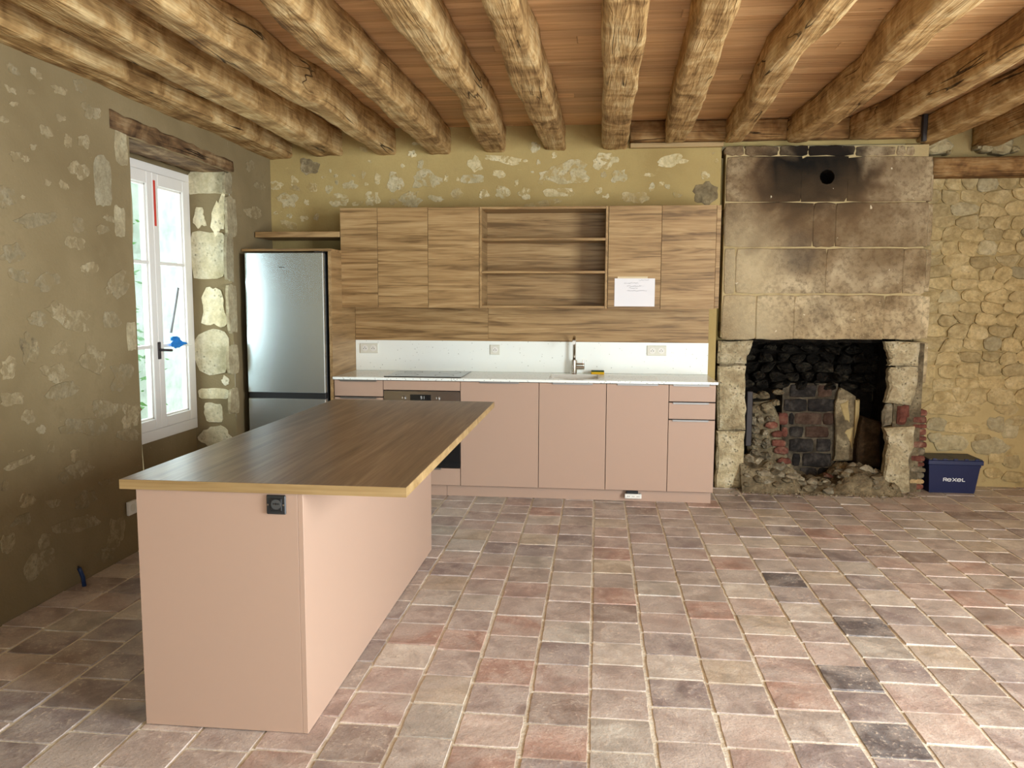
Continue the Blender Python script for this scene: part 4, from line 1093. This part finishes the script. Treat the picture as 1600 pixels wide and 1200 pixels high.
box('foot_strip', MT['black'], fr, fx0+.02, fx1-.02, 6.0, 6.5, 0, .0295, 0)
c = at(440, 417.5, 1, 5.93); lg = MB()
for k in range(9): lg.box(c.x-.0225+k*.005, c.x-.0225+k*.005+.0036, 5.9293, 5.9299, c.z-.0022, c.z+.0022)
lg.build('badge', MT['iron'], fr)

# ------------------------------------------------------------------ island
isl = thing('kitchen_island', 'pink kitchen island with a broad overhanging oak top', 'island', (-1.29, 3.6, 0)); IX0, IX1, IY0, IY1 = -1.588, -.988, 2.58, 4.684
box('end_panel', MT['pink'], isl, IX0, IX1-.0195, IY0, IY0+.019, .004, .861, .001)
box('back_panel', MT['pink'], isl, IX1-.019, IX1, IY0, IY1, .004, .861, .001)
box('end_panel', MT['pink'], isl, IX0, IX1-.0195, IY1-.019, IY1, .004, .861, .001)
box('carcass', MT['dark_gap'], isl, IX0+.02, IX1-.02, IY0+.02, IY1-.02, .004, .860, 0)
n_ = 3
for k in range(n_):
    a = IY0+.022+(IY1-IY0-.044)/n_*k; b = a+(IY1-IY0-.044)/n_
    d = box('door', MT['pink'], isl, IX0, IX0+.019, a+.002, b-.002, .09, .858, .001)
    MB().box(IX0-.012, IX0+.01, a+.15, b-.15, .8585, .861, .0005).build('edge_handle', MT['steel'], d)
tp = MB().box(-1.642, -.628, 2.572, 4.868, .8625, .8968, .0015).build('oak_top', MT['oak_y'], isl)
ed = MB().box(-1.6425, -.6275, 2.5708, 2.5719, .863, .8963); ed.box(-.6279, -.6268, 2.5708, 4.8685, .863, .8963)
ed.build('edge_band', MT['oak_edge'], isl)
sk_ = thing('island_socket', 'black unframed power socket on the end of the island', 'socket', (-1.08, 2.58, .82))
box('mounting_plate', MT['anthracite'], sk_, -1.114, -1.046, 2.571, 2.5795, .790, .857, .003)
box('insert', MT['black'], sk_, -1.100, -1.058, 2.568, 2.5708, .802, .846, .002)
MB().tube([(-1.078, 2.5678, .826), (-1.078, 2.5660, .826)], [.0175, .0175], 24).build('socket_face', plain('dark_grey_plastic', srgb(70, 72, 72), .4), sk_)
h = MB()
for q, r in ((-.008, .003), (0, .0042), (.008, .003)): h.tube([(-1.078+q, 2.5662, .828), (-1.078+q, 2.5655, .828)], r, 10)
h.build('pin_holes', MT['black'], sk_)
for x in (-1.108, -1.0525): MB().tube([(x, 2.5712, .824), (x, 2.5685, .824)], .0035, 10).build('screw', MT['steel'], sk_)

# ------------------------------------------------------------------ small things
cx = thing('storage_crate', 'blue plastic lidded crate with white lettering on the tiles', 'crate', (2.83, 6.72, 0))
def frus(x0, x1, y0, y1, z0, X0, X1, Y0, Y1, z1):
    return MB().add([(x0, y0, z0), (x1, y0, z0), (x1, y1, z0), (x0, y1, z0), (X0, Y0, z1), (X1, Y0, z1), (X1, Y1, z1), (X0, Y1, z1)], [(3, 2, 1, 0), (4, 5, 6, 7), (0, 1, 5, 4), (1, 2, 6, 5), (2, 3, 7, 6), (3, 0, 4, 7)])
CB = .002
frus(2.660, 3.005, 6.625, 6.85, CB, 2.640, 3.030, 6.600, 6.855, .235).build('crate_body', MT['blue'], cx)
MB().box(2.628, 3.046, 6.585, 6.862, .2352, .272, .004).build('rim', MT['blue'], cx)
for k in range(2):
    a = 2.634+k*.2035; box('lid_flap', MT['lid'], cx, a, a+.202, 6.592, 6.858, .2722, .280, .002)
for k in range(5): box('hinge_tab', MT['blue'], cx, 2.66+k*.08, 2.69+k*.08, 6.586, 6.594, .2722, .286, .001)
box('crate_handle', MT['blue'], cx, 3.0465, 3.058, 6.65, 6.78, .205, .268, .003)
# lettering, built as strokes
tx = MB(); lx = 2.760; zc = .112; hgt = .028
def st_(x0, z0, x1, z1, w=.0054):
    x0, x1 = lx+(x0-lx)*1.36, lx+(x1-lx)*1.36
    d = Vector((x1-x0, 0, z1-z0)); n = Vector((-d.z, 0, d.x)).normalized()*w/2
    yf = lambda z: 6.625-(z-CB)*(.025/.233)-.0006
    P = [Vector((x0, 0, z0))+n, Vector((x0, 0, z0))-n, Vector((x1, 0, z1))-n, Vector((x1, 0, z1))+n]
    tx.add([(p.x, yf(p.z), p.z) for p in P]+[(p.x, yf(p.z)+.001, p.z) for p in P], [(0, 1, 2, 3), (7, 6, 5, 4), (0, 4, 5, 1), (1, 5, 6, 2), (2, 6, 7, 3), (3, 7, 4, 0)])
def arc(cx_, cz_, r, a0, a1, n=10, rx=1.0):
    for k in range(n):
        p = math.radians(a0+(a1-a0)*k/n); q = math.radians(a0+(a1-a0)*(k+1)/n)
        st_(cx_+rx*r*math.cos(p), cz_+r*math.sin(p), cx_+rx*r*math.cos(q), cz_+r*math.sin(q))
def cap(x, ch):
    a, b = zc-hgt/2, zc+hgt/2
    if ch == 'R': st_(x, a, x, b); arc(x+.010, b-.008, .007, 120, -90, 8); st_(x+.001, b-.002, x+.010, b-.002); st_(x+.004, zc-.002, x+.012, zc-.002); st_(x+.012, zc, x+.017, a)
    if ch == 'E': arc(x+.010, zc-.002, .0115, 40, 330, 12); arc(x+.010, zc-.002, .0115, 0, 40, 3); st_(x, zc-.002, x+.0215, zc-.002, .0042)
    if ch == 'X': st_(x, a, x+.022, b); st_(x, b, x+.022, a)
    if ch == 'L': st_(x, a, x, b); st_(x-.001, a+.002, x+.015, a+.002)
for ch, dx in (('R', 0), ('E', .0225), ('X', .0505), ('E', .0775), ('L', .106)): cap(lx+dx, ch)
tx.build('lettering', MT['label_white'], cx)

ws = thing('wall_socket', 'white socket low on the plaster wall behind the island', 'socket', (XL, 4.40, .28))
box('cover_plate', MT['white_plastic'], ws, XL+.004, XL+.022, 4.355, 4.437, .245, .327, .003)
s_ = MB().tube([(XL+.022, 4.396, .286), (XL+.024, 4.396, .286)], .024, 20).build('socket_well', MT['ivory'], ws)
bc = MB().tube([(XL+.06, 3.86, -.002), (XL+.058, 3.856, .05), (XL+.05, 3.85, .085), (XL+.046, 3.845, .105)], .011, 12)
bc2 = thing('conduit_stub', 'short blue cable conduit sticking out of the floor at the wall', 'conduit', (XL+.06, 3.86, 0))
bc.build('conduit', MT['blue_dark'], bc2, True)
MB().tube([(XL+.046, 3.845, .104), (XL+.043, 3.842, .116)], [.006, .004], 8).build('cable_end', MT['black'], bc2)
